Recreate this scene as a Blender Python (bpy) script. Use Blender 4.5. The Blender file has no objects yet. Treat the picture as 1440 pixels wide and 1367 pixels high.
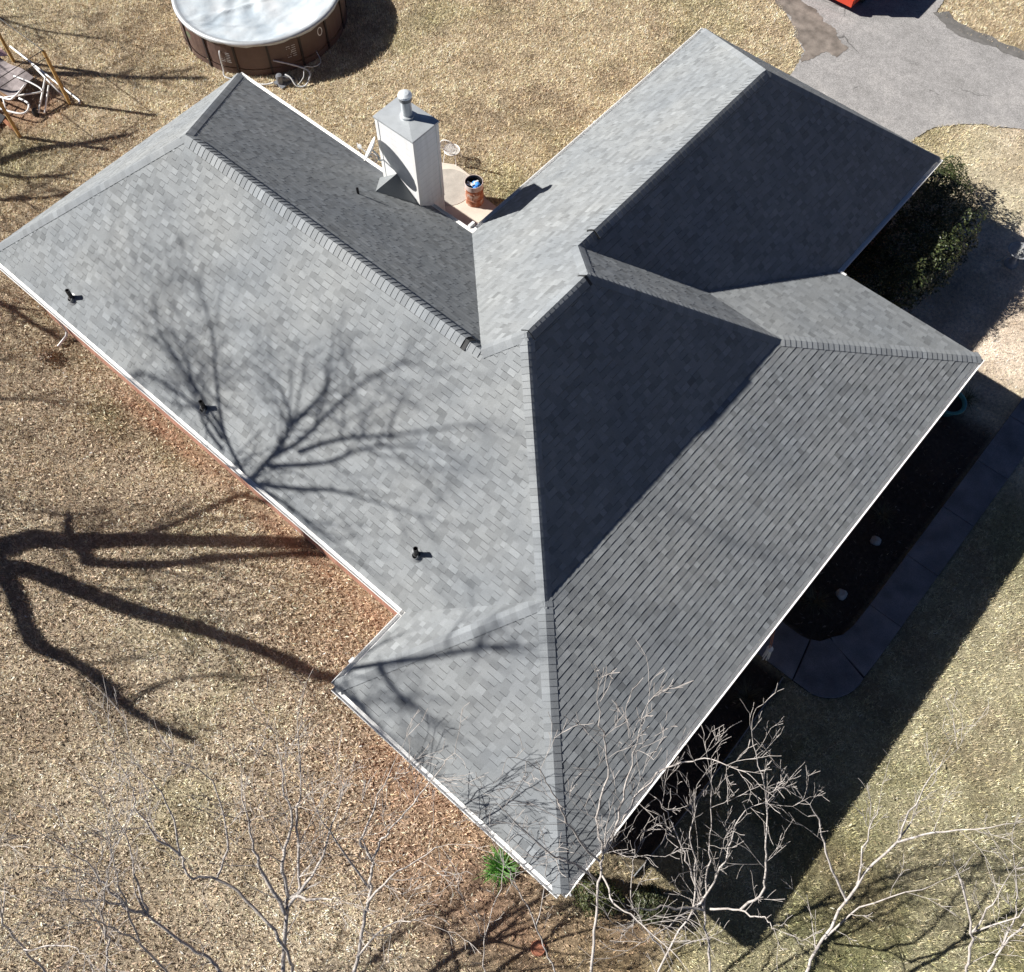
import bpy, bmesh, math, random
import numpy as np
from mathutils import Vector, Matrix
from math import radians, sin, cos, pi, sqrt

R = random.Random(11)
NR = np.random.default_rng(5)
scene = bpy.context.scene
col = scene.collection

# ------------------------------------------------------------------ camera
cam_d = bpy.data.cameras.new('camera')
cam = bpy.data.objects.new('camera', cam_d)
col.objects.link(cam)
cam_d.sensor_fit = 'HORIZONTAL'
cam_d.sensor_width = 36.0
cam_d.lens = 1380.3 / 1440 * 36.0
cam_d.clip_start = 0.2
cam_d.clip_end = 2000
_a, _b, _c = radians(131.046), radians(63.271), radians(-0.122)
_f = Vector((cos(_b) * cos(_a), cos(_b) * sin(_a), -sin(_b)))
_r = Vector((sin(_a), -cos(_a), 0))
_u = _r.cross(_f)
_r2 = cos(_c) * _r + sin(_c) * _u
_u2 = -sin(_c) * _r + cos(_c) * _u
m3 = Matrix((_r2, _u2, -_f)).transposed()
cam.matrix_world = Matrix.Translation((22.117, -3.951, 23.722)) @ m3.to_4x4()
scene.camera = cam

# ------------------------------------------------------------------ light
SUN = Vector((1.255, 0.735, -1.0))               # direction the light travels
elev = math.atan2(1.0, math.hypot(1.255, 0.735))
sun_d = bpy.data.lights.new('sun', 'SUN')
sun_d.energy = 5.0
sun_d.angle = radians(0.53)
sun_d.color = (1.0, 0.955, 0.89)
sun = bpy.data.objects.new('sun', sun_d)
sun.rotation_euler = (-SUN).to_track_quat('Z', 'Y').to_euler()
sun.location = (0, 0, 40)
col.objects.link(sun)
world = bpy.data.worlds.new('World')
scene.world = world
world.use_nodes = True
wn = world.node_tree
wn.nodes.clear()
sky = wn.nodes.new('ShaderNodeTexSky')
sky.sky_type = 'NISHITA'
sky.sun_disc = False
sky.sun_elevation = elev
sky.sun_rotation = math.atan2(-SUN.x, -SUN.y)
sky.air_density = 0.26
sky.dust_density = 0.3
sky.ozone_density = 4.0
bg = wn.nodes.new('ShaderNodeBackground')
bg.inputs['Strength'].default_value = 0.05
wo = wn.nodes.new('ShaderNodeOutputWorld')
wn.links.new(sky.outputs[0], bg.inputs[0])
wn.links.new(bg.outputs[0], wo.inputs[0])
scene.view_settings.view_transform = 'Standard'
scene.view_settings.look = 'None'
scene.view_settings.exposure = 0.92
scene.view_settings.gamma = 1.0
scene.view_settings.use_curve_mapping = False
scene.render.engine = 'CYCLES'
scene.cycles.max_bounces = 6

# ------------------------------------------------------------------ helpers
ORG = {}                                        # world origin of every object


class MB:
    """collects faces (world coordinates, optional tint per face) for ONE mesh object"""
    def __init__(s):
        s.v = []; s.f = []; s.t = []

    def face(s, pts, tint=1.0):
        n = len(s.v)
        s.v.extend([tuple(p) for p in pts])
        s.f.append(tuple(range(n, n + len(pts)))); s.t.append(tint)

    def mesh(s, vs, fs, tint=1.0):
        n = len(s.v)
        s.v.extend([tuple(p) for p in vs])
        for f in fs:
            s.f.append(tuple(i + n for i in f)); s.t.append(tint)

    def box(s, lo, hi, tint=1.0, M=None):
        x0, y0, z0 = lo; x1, y1, z1 = hi
        vs = [Vector(p) for p in ((x0, y0, z0), (x1, y0, z0), (x1, y1, z0), (x0, y1, z0), (x0, y0, z1), (x1, y0, z1), (x1, y1, z1), (x0, y1, z1))]
        if M is not None: vs = [M @ p for p in vs]
        s.mesh(vs, [(0, 3, 2, 1), (4, 5, 6, 7), (0, 1, 5, 4), (1, 2, 6, 5), (2, 3, 7, 6), (3, 0, 4, 7)], tint)

    def tube(s, pts, rad, sides=6, tint=1.0, cap=True):
        pts = [Vector(p) for p in pts]
        if isinstance(rad, (int, float)): rad = [rad] * len(pts)
        n = len(pts); rings = []
        t0 = (pts[1] - pts[0]).normalized()
        a = t0.orthogonal().normalized()
        base = len(s.v)
        for i in range(n):
            t = (pts[min(i + 1, n - 1)] - pts[max(i - 1, 0)])
            t = t.normalized() if t.length > 1e-9 else t0
            a = (a - t * a.dot(t))
            a = a.normalized() if a.length > 1e-6 else t.orthogonal().normalized()
            b = t.cross(a)
            for k in range(sides):
                w = 2 * pi * k / sides
                s.v.append(tuple(pts[i] + (a * cos(w) + b * sin(w)) * rad[i]))
        for i in range(n - 1):
            for k in range(sides):
                k2 = (k + 1) % sides
                s.f.append((base + i * sides + k, base + i * sides + k2, base + (i + 1) * sides + k2, base + (i + 1) * sides + k)); s.t.append(tint)
        if cap:
            s.f.append(tuple(base + k for k in reversed(range(sides)))); s.t.append(tint)
            s.f.append(tuple(base + (n - 1) * sides + k for k in range(sides))); s.t.append(tint)

    def lathe(s, c, prof, sides=24, tint=1.0, M=None):
        """prof: list of (radius, z); revolve about the z axis through c"""
        base = len(s.v); c = Vector(c)
        for r, z in prof:
            for k in range(sides):
                w = 2 * pi * k / sides
                p = Vector((r * cos(w), r * sin(w), z))
                if M is not None: p = M @ p
                s.v.append(tuple(c + p))
        for i in range(len(prof) - 1):
            for k in range(sides):
                k2 = (k + 1) % sides
                s.f.append((base + i * sides + k, base + i * sides + k2, base + (i + 1) * sides + k2, base + (i + 1) * sides + k)); s.t.append(tint)

    def build(s, name, mat, parent=None, smooth=False, kind=None, label=None, origin=None):
        o_par = Vector(ORG[parent.name]) if parent else Vector((0, 0, 0))
        if origin is None: origin = o_par if parent else Vector((0, 0, 0))
        origin = Vector(origin)
        me = bpy.data.meshes.new(name)
        v = np.array(s.v, dtype=np.float32).reshape(-1, 3) - np.array(origin, dtype=np.float32)
        me.from_pydata([tuple(map(float, p)) for p in v], [], s.f)
        at = me.attributes.new('tint', 'FLOAT', 'FACE')
        at.data.foreach_set('value', np.array(s.t, dtype=np.float32))
        if smooth: me.polygons.foreach_set('use_smooth', [True] * len(me.polygons))
        me.materials.append(mat)
        me.update()
        o = bpy.data.objects.new(name, me)
        col.objects.link(o)
        o.location = origin - o_par
        if parent: o.parent = parent
        ORG[o.name] = tuple(origin)
        if kind: o['kind'] = kind
        if label: o['label'] = label
        return o


def tag(o, label, cat, group=None):
    o['label'] = label; o['category'] = cat
    if group: o['group'] = group
    return o


def thing(name, label, cat, loc, group=None):
    o = bpy.data.objects.new(name, None)
    o.empty_display_size = 0.2
    col.objects.link(o); o.location = loc
    ORG[o.name] = tuple(loc)
    return tag(o, label, cat, group)


def big_mesh(name, V, F3, colr, mat, kind='stuff'):
    """V (n,3), F3 (m,3) triangles, colr (n,3) vertex colours; fast path"""
    me = bpy.data.meshes.new(name)
    n, m = len(V), len(F3)
    me.vertices.add(n); me.vertices.foreach_set('co', V.astype(np.float32).ravel())
    me.loops.add(m * 3); me.loops.foreach_set('vertex_index', F3.astype(np.int32).ravel())
    me.polygons.add(m)
    me.polygons.foreach_set('loop_start', np.arange(0, m * 3, 3, dtype=np.int32))
    me.update(calc_edges=True)
    ca = me.attributes.new('tone', 'FLOAT_COLOR', 'POINT')
    c4 = np.ones((n, 4), dtype=np.float32); c4[:, :3] = colr
    ca.data.foreach_set('color', c4.ravel())
    me.materials.append(mat)
    o = bpy.data.objects.new(name, me)
    col.objects.link(o); o['kind'] = kind
    ORG[o.name] = (0, 0, 0)
    return o


# ------------------------------------------------------------------ materials
class NT:
    def __init__(s, name):
        s.m = bpy.data.materials.new(name); s.m.use_nodes = True
        s.t = s.m.node_tree; s.t.nodes.clear()
        s.out = s.n('ShaderNodeOutputMaterial'); s.b = s.n('ShaderNodeBsdfPrincipled')
        s.l(s.b.outputs[0], s.out.inputs[0])

    def n(s, t, **k):
        x = s.t.nodes.new(t)
        for a, v in k.items():
            if a.startswith('i_'):
                x.inputs[int(a[2:]) if a[2:].isdigit() else a[2:]].default_value = v
            else: setattr(x, a, v)
        return x

    def l(s, a, b): s.t.links.new(a, b)

    def noise(s, scale, detail=3, vec=None, rough=0.55):
        x = s.n('ShaderNodeTexNoise'); x.inputs['Scale'].default_value = scale
        x.inputs['Detail'].default_value = detail; x.inputs['Roughness'].default_value = rough
        s.l(vec if vec is not None else s.pos(), x.inputs['Vector'])
        return x.outputs['Fac']

    def pos(s):
        if not hasattr(s, '_p'): s._p = s.n('ShaderNodeNewGeometry').outputs['Position']
        return s._p

    def ramp(s, fac, stops):
        x = s.n('ShaderNodeValToRGB'); e = x.color_ramp.elements
        while len(e) < len(stops): e.new(0.5)
        for k, (p, c) in enumerate(stops):
            e[k].position = p; e[k].color = (c[0], c[1], c[2], 1) if not isinstance(c, (int, float)) else (c, c, c, 1)
        s.l(fac, x.inputs[0]); return x.outputs[0]

    def mix(s, a, b, fac=1.0, mode='MULTIPLY'):
        x = s.n('ShaderNodeMix', data_type='RGBA', blend_type=mode)
        for v, i in ((fac, 0), (a, 6), (b, 7)):
            if isinstance(v, (int, float)) and i == 0: x.inputs[0].default_value = v
            elif isinstance(v, (tuple, list)): x.inputs[i].default_value = (*v, 1)
            else: s.l(v, x.inputs[i])
        return x.outputs[2]

    def attr(s, name, typ='GEOMETRY'):
        x = s.n('ShaderNodeAttribute', attribute_name=name, attribute_type=typ); return x

    def bump(s, h, strength=0.3, dist=0.02):
        x = s.n('ShaderNodeBump'); x.inputs['Strength'].default_value = strength; x.inputs['Distance'].default_value = dist
        s.l(h, x.inputs['Height']); s.l(x.outputs[0], s.b.inputs['Normal'])

    def fin(s, colr=None, rough=0.6, metal=0.0, spec=0.5):
        if colr is not None:
            if isinstance(colr, (tuple, list)): s.b.inputs['Base Color'].default_value = (*colr, 1)
            else: s.l(colr, s.b.inputs['Base Color'])
        s.b.inputs['Roughness'].default_value = rough
        s.b.inputs['Metallic'].default_value = metal
        s.b.inputs['Specular IOR Level'].default_value = spec
        return s.m


def simple(name, c, rough=0.6, metal=0.0, spec=0.5, var=0.18, scale=6.0, bump=0.0, tint=True, fine=40.0):
    t = NT(name)
    f = t.ramp(t.noise(scale, 5), [(0.25, 1 - var), (0.75, 1 + var)])
    c1 = t.mix(c, f)
    g = t.ramp(t.noise(fine, 2), [(0.3, 1 - var * .5), (0.7, 1 + var * .5)])
    c1 = t.mix(c1, g)
    if tint: c1 = t.mix(c1, t.attr('tint').outputs['Color'])
    if bump: t.bump(t.noise(fine, 4), bump, 0.01)
    return t.fin(c1, rough, metal, spec)


def shingle_mat(name, base=(0.226, 0.240, 0.252)):
    t = NT(name)
    oi = t.n('ShaderNodeObjectInfo')
    c = t.mix(t.attr('tint').outputs['Color'], oi.outputs['Color'])
    c = t.mix(base, c)
    g = t.ramp(t.noise(140, 2, rough=.7), [(0.3, 0.72), (0.7, 1.28)])
    c = t.mix(c, g)
    w = t.ramp(t.noise(0.55, 4), [(0.3, (0.90, 0.92, 0.935)), (0.7, (1.09, 1.08, 1.05))])
    c = t.mix(c, w)
    t.bump(t.noise(160, 2), 0.5, 0.004)
    return t.fin(c, 0.92, 0, 0.12)


M = {}
M['shingle'] = shingle_mat('asphalt_shingle')
M['cap'] = shingle_mat('asphalt_ridge_cap', (0.225, 0.24, 0.255))
M['deck'] = simple('dark_underlay', (0.055, 0.058, 0.062), 0.9)
M['ventbody'] = simple('black_ridge_vent', (0.018, 0.02, 0.022), 0.7)
M['white'] = simple('white_painted_metal', (0.80, 0.80, 0.79), 0.4, 0, .5, .05, 2.0)
def sidingm():
    t = NT('white_lap_siding')
    sep = t.n('ShaderNodeSeparateXYZ'); t.l(t.pos(), sep.inputs[0])
    ml = t.n('ShaderNodeMath', operation='MULTIPLY'); t.l(sep.outputs[2], ml.inputs[0]); ml.inputs[1].default_value = 5.0
    fr = t.n('ShaderNodeMath', operation='FRACT'); t.l(ml.outputs[0], fr.inputs[0])
    c = t.mix((.84, .85, .86), t.ramp(fr.outputs[0], [(0.0, .72), (0.07, .98), (1.0, 1.0)]))
    mp = t.n('ShaderNodeMapping'); mp.inputs['Scale'].default_value = (9, 9, .9); t.l(t.pos(), mp.inputs[0])
    c = t.mix(c, t.ramp(t.noise(1.0, 5, mp.outputs[0]), [(0.3, .90), (0.65, 1.0)]))
    t.bump(fr.outputs[0], .4, .01)
    return t.fin(c, .55, 0, .4)


M['siding'] = sidingm()
M['galv'] = simple('galvanised_metal', (0.47, 0.50, 0.52), 0.45, 0.35, .5, .10, 4.0)
M['lead'] = simple('grey_lead_boot', (0.17, 0.18, 0.19), 0.5, 0.2)
M['black'] = simple('black_plastic', (0.012, 0.012, 0.014), 0.5)
M['soffit'] = simple('soffit_white', (0.7, 0.7, 0.69), 0.7)
M['concrete'] = simple('concrete', (0.40, 0.37, 0.33), 0.9, 0, .3, .2, 2.5, .25)
M['darkconcrete'] = simple('weathered_concrete', (0.20, 0.20, 0.21), 0.9, 0, .3, .38, 1.5, .3)
M['patio'] = simple('tan_concrete', (0.56, 0.50, 0.43), 0.9, 0, .3, .2, 1.2, .2)
M['wood'] = simple('treated_post_wood', (0.36, 0.23, 0.085), 0.8, 0, .3, .25, 5.0, .2)
M['steel'] = simple('dark_wire', (0.03, 0.03, 0.03), 0.5)
M['poolwall'] = simple('brown_pool_wall', (0.105, 0.068, 0.058), 0.5, 0, .4, .15, 2.0)
M['pooldark'] = simple('dark_brown_upright', (0.02, 0.015, 0.016), 0.6)
M['hose'] = simple('grey_white_hose', (0.55, 0.57, 0.58), 0.5)
M['pump'] = simple('grey_pump', (0.16, 0.17, 0.19), 0.5)
M['blue'] = simple('blue_plastic', (0.05, 0.20, 0.55), 0.35, 0, .5, .3, 8)
M['terracotta'] = simple('terracotta', (0.42, 0.17, 0.10), 0.85)
M['teal'] = simple('teal_glaze', (0.06, 0.23, 0.22), 0.35)
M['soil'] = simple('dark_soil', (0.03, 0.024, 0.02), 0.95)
M['stone'] = simple('pale_stone', (0.36, 0.36, 0.34), 0.9, 0, .3, .25, 8, .4)
M['greystone'] = simple('grey_cast_stone', (0.30, 0.31, 0.32), 0.85, 0, .3, .2, 8, .3)
M['red'] = simple('red_car_paint', (0.55, 0.055, 0.025), 0.25, 0, .6, .05)
M['glass'] = simple('dark_glass', (0.01, 0.012, 0.014), 0.05, 0, .8, .02)
M['tyre'] = simple('tyre_rubber', (0.015, 0.015, 0.016), 0.8)
M['cushion'] = simple('faded_mauve_fabric', (0.25, 0.22, 0.22), 0.95, 0, .2, .25, 5)
M['pink'] = simple('pale_pink_cloth', (0.62, 0.42, 0.44), 0.9)
M['leaf'] = None


def coverm():
    t = NT('pool_cover_sheet')
    wv = t.n('ShaderNodeTexWave', wave_type='BANDS'); wv.inputs['Scale'].default_value = 0.7
    wv.inputs['Distortion'].default_value = 9; wv.inputs['Detail'].default_value = 4
    t.l(t.pos(), wv.inputs['Vector'])
    h = t.mix(t.noise(2.2, 6), wv.outputs['Color'], 0.35, 'MIX')
    c = t.ramp(t.noise(1.1, 5), [(0.3, (0.38, 0.44, 0.49)), (0.5, (0.50, 0.55, 0.585)), (0.72, (0.61, 0.635, 0.655))])
    t.bump(h, 0.3, 0.08)
    return t.fin(c, 0.42, 0, .5)


M['cover'] = coverm()


def brickm():
    t = NT('red_brick_wall')
    sep = t.n('ShaderNodeSeparateXYZ'); t.l(t.pos(), sep.inputs[0])
    add = t.n('ShaderNodeMath', operation='ADD'); t.l(sep.outputs[0], add.inputs[0]); t.l(sep.outputs[1], add.inputs[1])
    cmb = t.n('ShaderNodeCombineXYZ'); t.l(add.outputs[0], cmb.inputs[0]); t.l(sep.outputs[2], cmb.inputs[1])
    br = t.n('ShaderNodeTexBrick')
    br.inputs['Scale'].default_value = 1.0
    br.inputs['Brick Width'].default_value = 0.21; br.inputs['Row Height'].default_value = 0.075
    br.inputs['Mortar Size'].default_value = 0.008
    br.inputs['Color1'].default_value = (0.36, 0.135, 0.08, 1); br.inputs['Color2'].default_value = (0.44, 0.19, 0.12, 1)
    br.inputs['Mortar'].default_value = (0.42, 0.36, 0.31, 1)
    t.l(cmb.outputs[0], br.inputs['Vector'])
    c = t.mix(br.outputs['Color'], t.ramp(t.noise(3, 4), [(0.3, .8), (0.7, 1.2)]))
    inv = t.n('ShaderNodeMath', operation='SUBTRACT'); inv.inputs[0].default_value = 1; t.l(br.outputs['Fac'], inv.inputs[1])
    t.bump(inv.outputs[0], 0.6, 0.01)
    return t.fin(c, 0.9, 0, .3)


M['brick'] = brickm()


def toned(name, rough=0.9, var=0.35, scale=9.0, transl=False, bump=0.0, spec=.2):
    """colour comes from the 'tone' attribute with fine procedural variation"""
    t = NT(name)
    c = t.attr('tone').outputs['Color']
    c = t.mix(c, t.ramp(t.noise(scale, 5, rough=.65), [(0.25, 1 - var), (0.75, 1 + var)]))
    c = t.mix(c, t.ramp(t.noise(scale * 6, 3, rough=.7), [(0.3, 1 - var), (0.7, 1 + var)]))
    if bump: t.bump(t.noise(scale * 4, 5, rough=.7), bump, 0.04)
    return t.fin(c, rough, 0, spec)


M['ground'] = toned('lawn_soil', .95, .42, 9.0, bump=1.0)
M['grass'] = toned('dry_grass_blade', .8, .10, 3.0, spec=.15)
M['leaves'] = toned('dead_leaf', .75, .10, 20.0)
M['foliage'] = toned('evergreen_leaf', .45, .10, 20.0, spec=.4)


def barkm(name, c0, c1):
    t = NT(name)
    c = t.ramp(t.noise(7, 5, rough=.7), [(0.3, c0), (0.65, c1)])
    c = t.mix(c, t.attr('tint').outputs['Color'])
    t.bump(t.noise(45, 4), .4, .01)
    return t.fin(c, .9, 0, .2)


M['bark'] = barkm('pale_grey_bark', (0.27, 0.24, 0.22), (0.54, 0.505, 0.475))
M['darkbark'] = barkm('brown_oak_bark', (0.10, 0.08, 0.065), (0.2, 0.165, 0.14))


def rustm():
    t = NT('rusty_drum_paint')
    c = t.ramp(t.noise(5, 6, rough=.7), [(0.32, (0.20, 0.065, 0.03)), (0.5, (0.34, 0.13, 0.07)), (0.62, (0.55, 0.45, 0.40))])
    c = t.mix(c, t.attr('tint').outputs['Color'])
    t.bump(t.noise(30, 4), .3, .01)
    return t.fin(c, .7, 0.1, .3)


M['rust'] = rustm()


def asphaltm():
    t = NT('grey_asphalt')
    c = t.ramp(t.noise(0.55, 7, rough=.66), [(0.3, (0.225, 0.22, 0.215)), (0.5, (0.285, 0.278, 0.275)), (0.72, (0.35, 0.338, 0.33))])
    c = t.mix(c, t.ramp(t.noise(3.5, 6, rough=.75), [(0.3, .80), (0.7, 1.18)]))
    c = t.mix(c, t.ramp(t.noise(28, 3, rough=.85), [(0.32, .62), (0.68, 1.36)]))
    c = t.mix(c, t.ramp(t.noise(90, 2, rough=.85), [(0.32, .7), (0.68, 1.3)]))
    v = t.n('ShaderNodeTexVoronoi', feature='DISTANCE_TO_EDGE'); v.inputs['Scale'].default_value = 0.33
    nz = t.n('ShaderNodeTexNoise'); nz.inputs['Scale'].default_value = 1.3; nz.inputs['Detail'].default_value = 6
    t.l(t.pos(), nz.inputs['Vector'])
    w = t.mix(t.pos(), nz.outputs['Color'], .35, 'ADD')
    t.l(w, v.inputs['Vector'])
    crack = t.ramp(v.outputs['Distance'], [(0.0, 0.35), (0.010, 1.0)])
    msk = t.ramp(t.noise(.8, 4), [(0.52, 0.0), (0.60, 1.0)])
    c = t.mix(c, crack, msk)
    t.bump(t.noise(60, 3), .4, .01)
    return t.fin(c, .9, 0, .3)


M['asphalt'] = asphaltm()
M['gravel'] = simple('dark_gravel_soil', (0.19, 0.165, 0.145), 0.95, 0, .2, .5, 2.5, .6, True, 55)
M['curb'] = simple('old_asphalt_kerb', (0.14, 0.135, 0.13), 0.95, 0, .2, .3, 4, .5)

# ------------------------------------------------------------------ setting: ground
_LAT = {}


def vnoise(x, y, s, seed):
    if seed not in _LAT: _LAT[seed] = np.random.default_rng(seed).random((256, 256))
    L = _LAT[seed]
    u = x / s + 1000.0; v = y / s + 1000.0
    i = np.floor(u).astype(int); j = np.floor(v).astype(int)
    fu = u - i; fv = v - j
    fu = fu * fu * (3 - 2 * fu); fv = fv * fv * (3 - 2 * fv)
    g = lambda a, b: L[a % 256, b % 256]
    return (g(i, j) * (1 - fu) + g(i + 1, j) * fu) * (1 - fv) + (g(i, j + 1) * (1 - fu) + g(i + 1, j + 1) * fu) * fv


def fbm(x, y, s, seed):
    return (vnoise(x, y, s, seed) * .5 + vnoise(x, y, s * .5, seed + 1) * .3 + vnoise(x, y, s * .22, seed + 2) * .2)


def sst(a, b, x):
    t = np.clip((x - a) / (b - a), 0, 1); return t * t * (3 - 2 * t)


def inpoly(x, y, poly):
    r = np.zeros(x.shape, bool); n = len(poly)
    for i in range(n):
        x0, y0 = poly[i]; x1, y1 = poly[(i + 1) % n]
        if y0 == y1: continue
        c = ((y0 > y) != (y1 > y)) & (x < (x1 - x0) * (y - y0) / (y1 - y0) + x0)
        r ^= c
    return r


def lerp(a, b, w): return a * (1 - w[:, None]) + b * w[:, None]


def soil_w(x, y):
    """how bare the red clay is"""
    n = fbm(x, y, 1.6, 40)
    a = sst(-.45, .05, y) * sst(0.6, -.1, y) * sst(2.5, 5, x) * sst(15.8, 14.8, x) * .9      # along the long wall
    a = a * sst(.28, .6, n + .18)
    b = np.exp(-(((x - 20.8) / 2.6) ** 2 + ((y + 3.2) / 1.0) ** 2)) * .8                 # by the south corner
    b2 = sst(-3.9, -2.5, y) * sst(-1.6, -2.3, y) * sst(15.5, 17, x) * sst(24, 22.5, x) * .5
    b3 = np.exp(-(((x - 23.3) / 1.2) ** 2 + ((y + 1.6) / 1.1) ** 2)) * .7
    c = np.exp(-(((x + 7.7) / 1.5) ** 2 + ((y - 5.3) / 1.4) ** 2)) * 1.1                   # under the frame of posts
    return np.clip(np.maximum.reduce([a, b, b2, b3, c]) * (.55 + .9 * n), 0, 1)


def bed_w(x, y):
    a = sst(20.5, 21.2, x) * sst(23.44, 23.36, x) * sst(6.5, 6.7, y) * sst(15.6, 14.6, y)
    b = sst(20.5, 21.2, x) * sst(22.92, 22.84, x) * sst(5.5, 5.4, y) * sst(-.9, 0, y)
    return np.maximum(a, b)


def tone(x, y):
    A = np.array((.69, .565, .385)); B = np.array((.71, .60, .445)); C = np.array((.575, .52, .345)); D = np.array((.78, .66, .53))
    c = np.tile(A, (len(x), 1))
    c = lerp(c, B, sst(2.5, -1.5, y + .15 * (x - 5)))
    c = lerp(c, B * np.array((1.0, .98, .92)), sst(3.0, -2.0, x) * sst(11, 6, y))
    c = lerp(c, C, sst(19.5, 23, x))
    c = lerp(c, D, sst(16, 18.5, x) * sst(13, 16, y))
    n1 = fbm(x, y, 3.2, 7); n2 = fbm(x, y, 1.3, 17); n3 = fbm(x, y, 6.5, 27)
    green = np.array((.25, .26, .125))
    gw = sst(.5, .78, n1) * .42
    gw = np.maximum(gw, np.exp(-(((x - 9.2) / 1.9) ** 2 + ((y - 15.0) / 2.3) ** 2)) * (.35 + .65 * n2))
    gw = np.maximum(gw, np.exp(-(((x - 7.6) / 1.4) ** 2 + ((y - 13.0) / 1.0) ** 2)) * .75)
    gw = np.maximum(gw, sst(21, 25, x) * sst(9, 2, y) * (.22 + .85 * sst(.40, .66, n2)))
    gw = np.maximum(gw, np.exp(-(((x - 4.4) / .9) ** 2 + ((y + .75) / .5) ** 2)) * .8)
    gw = np.maximum(gw, np.exp(-(((x + 6.0) / 1.6) ** 2 + ((y - 3.6) / 1.6) ** 2)) * .55)
    c = lerp(c, green * 1.2, np.clip(gw, 0, 1))
    brown = np.array((.34, .255, .175))
    c = lerp(c, brown, sst(.48, .75, n3) * .5 * sst(6, 0, y))
    c = lerp(c, brown * .95, sst(.5, .75, n2) * .4)
    rust = sst(-3.2, -.6, y) * sst(.6, 0, y) * sst(9, 13.5, x) * sst(24, 16, x) + np.exp(-(((x - 19) / 4.5) ** 2 + ((y + 3.3) / 1.8) ** 2))
    c = lerp(c, np.array((.45, .30, .20)), np.clip(rust, 0, 1) * (.2 + .55 * n2))
    c = lerp(c, np.array((.46, .27, .175)), soil_w(x, y) * .85)
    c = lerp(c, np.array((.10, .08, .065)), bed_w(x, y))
    return c * (.82 + .36 * vnoise(x, y, .35, 90))[:, None]


def axis(a, b, d):
    inner = list(np.arange(a, b + d / 2, d))
    outl, outr, s = [], [], d
    x = a
    while x > -420: s *= 1.5; x -= s; outl.append(x)
    x = b; s = d
    while x < 450: s *= 1.5; x += s; outr.append(x)
    return np.array(outl[::-1] + inner + outr)


gx, gy = axis(-18, 35, .25), axis(-15, 38, .25)
GX, GY = np.meshgrid(gx, gy, indexing='ij')
fx, fy = GX.ravel(), GY.ravel()
gz = np.zeros_like(fx) - .012
nxg, nyg = GX.shape
idx = np.arange(nxg * nyg).reshape(nxg, nyg)
q = np.stack([idx[:-1, :-1], idx[1:, :-1], idx[1:, 1:], idx[:-1, 1:]], -1).reshape(-1, 4)
tri = np.concatenate([q[:, [0, 1, 2]], q[:, [0, 2, 3]]])
ground = big_mesh('lawn', np.stack([fx, fy, gz], 1), tri, tone(fx, fy) * (.6 + .34 * sst(15.5, 18, fx) * sst(12, 15, fy))[:, None], M['ground'], 'structure')


def sheet(name, poly, z, mat, kind='structure', parent=None, thick=0.0):
    mb = MB()
    if thick:
        n = len(poly)
        mb.face([(x, y, z) for x, y in poly])
        for i in range(n):
            a, b = poly[i], poly[(i + 1) % n]
            mb.face([(a[0], a[1], z - thick), (b[0], b[1], z - thick), (b[0], b[1], z), (a[0], a[1], z)])
    else: mb.face([(x, y, z) for x, y in poly])
    return mb.build(name, mat, parent, kind=kind)


def rough_edge(poly, seed, amp=.07, step=.3):
    r = random.Random(seed); out = []
    for i in range(len(poly)):
        a, b = poly[i], poly[(i + 1) % len(poly)]
        L = math.hypot(b[0] - a[0], b[1] - a[1]); k = max(1, int(L / step)) if L < 12 else 1
        for j in range(k):
            t = j / k; out.append((a[0] + (b[0] - a[0]) * t + r.uniform(-amp, amp), a[1] + (b[1] - a[1]) * t + r.uniform(-amp, amp)))
    return out


DRIVE = [(8.3, 26.5), (9.41, 25.67), (10.02, 25.31), (10.77, 24.52), (11.12, 23.43), (11.2, 20.2), (15.5, 20.2), (15.89, 23.59),
         (16.05, 24.15), (16.36, 24.63), (16.75, 25.05), (17.23, 25.43), (18.43, 26.12), (21, 26.9), (26, 27.6), (45, 28.5), (45, 32.2), (26, 31.0), (19, 29.8),
         (16.78, 29.25), (14.47, 28.92), (13.34, 29.3), (13, 31), (9, 36), (3, 38), (0, 35), (4, 30.3), (6.8, 27.6)]
DIRT = [(8.3, 26.3), (9.41, 25.62), (10.02, 25.26), (10.77, 24.47), (11.0, 24.0), (11.3, 24.3), (11.35, 24.9), (11.8, 25.1), (11.9, 25.6), (11.3, 26.0), (10.57, 26.25), (9.5, 26.6), (8.2, 27.3)]
KERB = [(13.3, 29.1), (14.47, 28.75), (16.78, 29.1), (19, 29.65), (26, 30.85), (26, 31.4), (19, 30.15), (16.7, 29.6), (14.4, 29.25), (13.6, 29.6)]
PATIO = [(4.7, 9.3), (9.2, 9.3), (9.2, 12.1), (7.7, 12.15), (7.0, 12.2), (6.5, 12.35), (6.0, 12.6), (5.3, 12.65), (4.7, 12.3)]
sheet('driveway', rough_edge(rough_edge(DRIVE, 3, .07, .5), 13, .03, .1), .012, M['asphalt'])
sheet('driveway_edge', rough_edge(rough_edge(KERB, 8, .10, .4), 18, .035, .09), .020, M['curb'])
sheet('dirt_patch', rough_edge(rough_edge(DIRT, 4, .13, .35), 14, .04, .08), .020, M['gravel'])
sheet('patio', PATIO, .05, M['patio'], thick=.07)
mb = MB()                                                # darker round slab set on the patio
mb.lathe((5.75, 11.75, 0), [(0.001, .062), (.78, .062), (.80, .04)], 28)
mb.build('patio_pad', M['concrete'], kind='structure')

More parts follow.
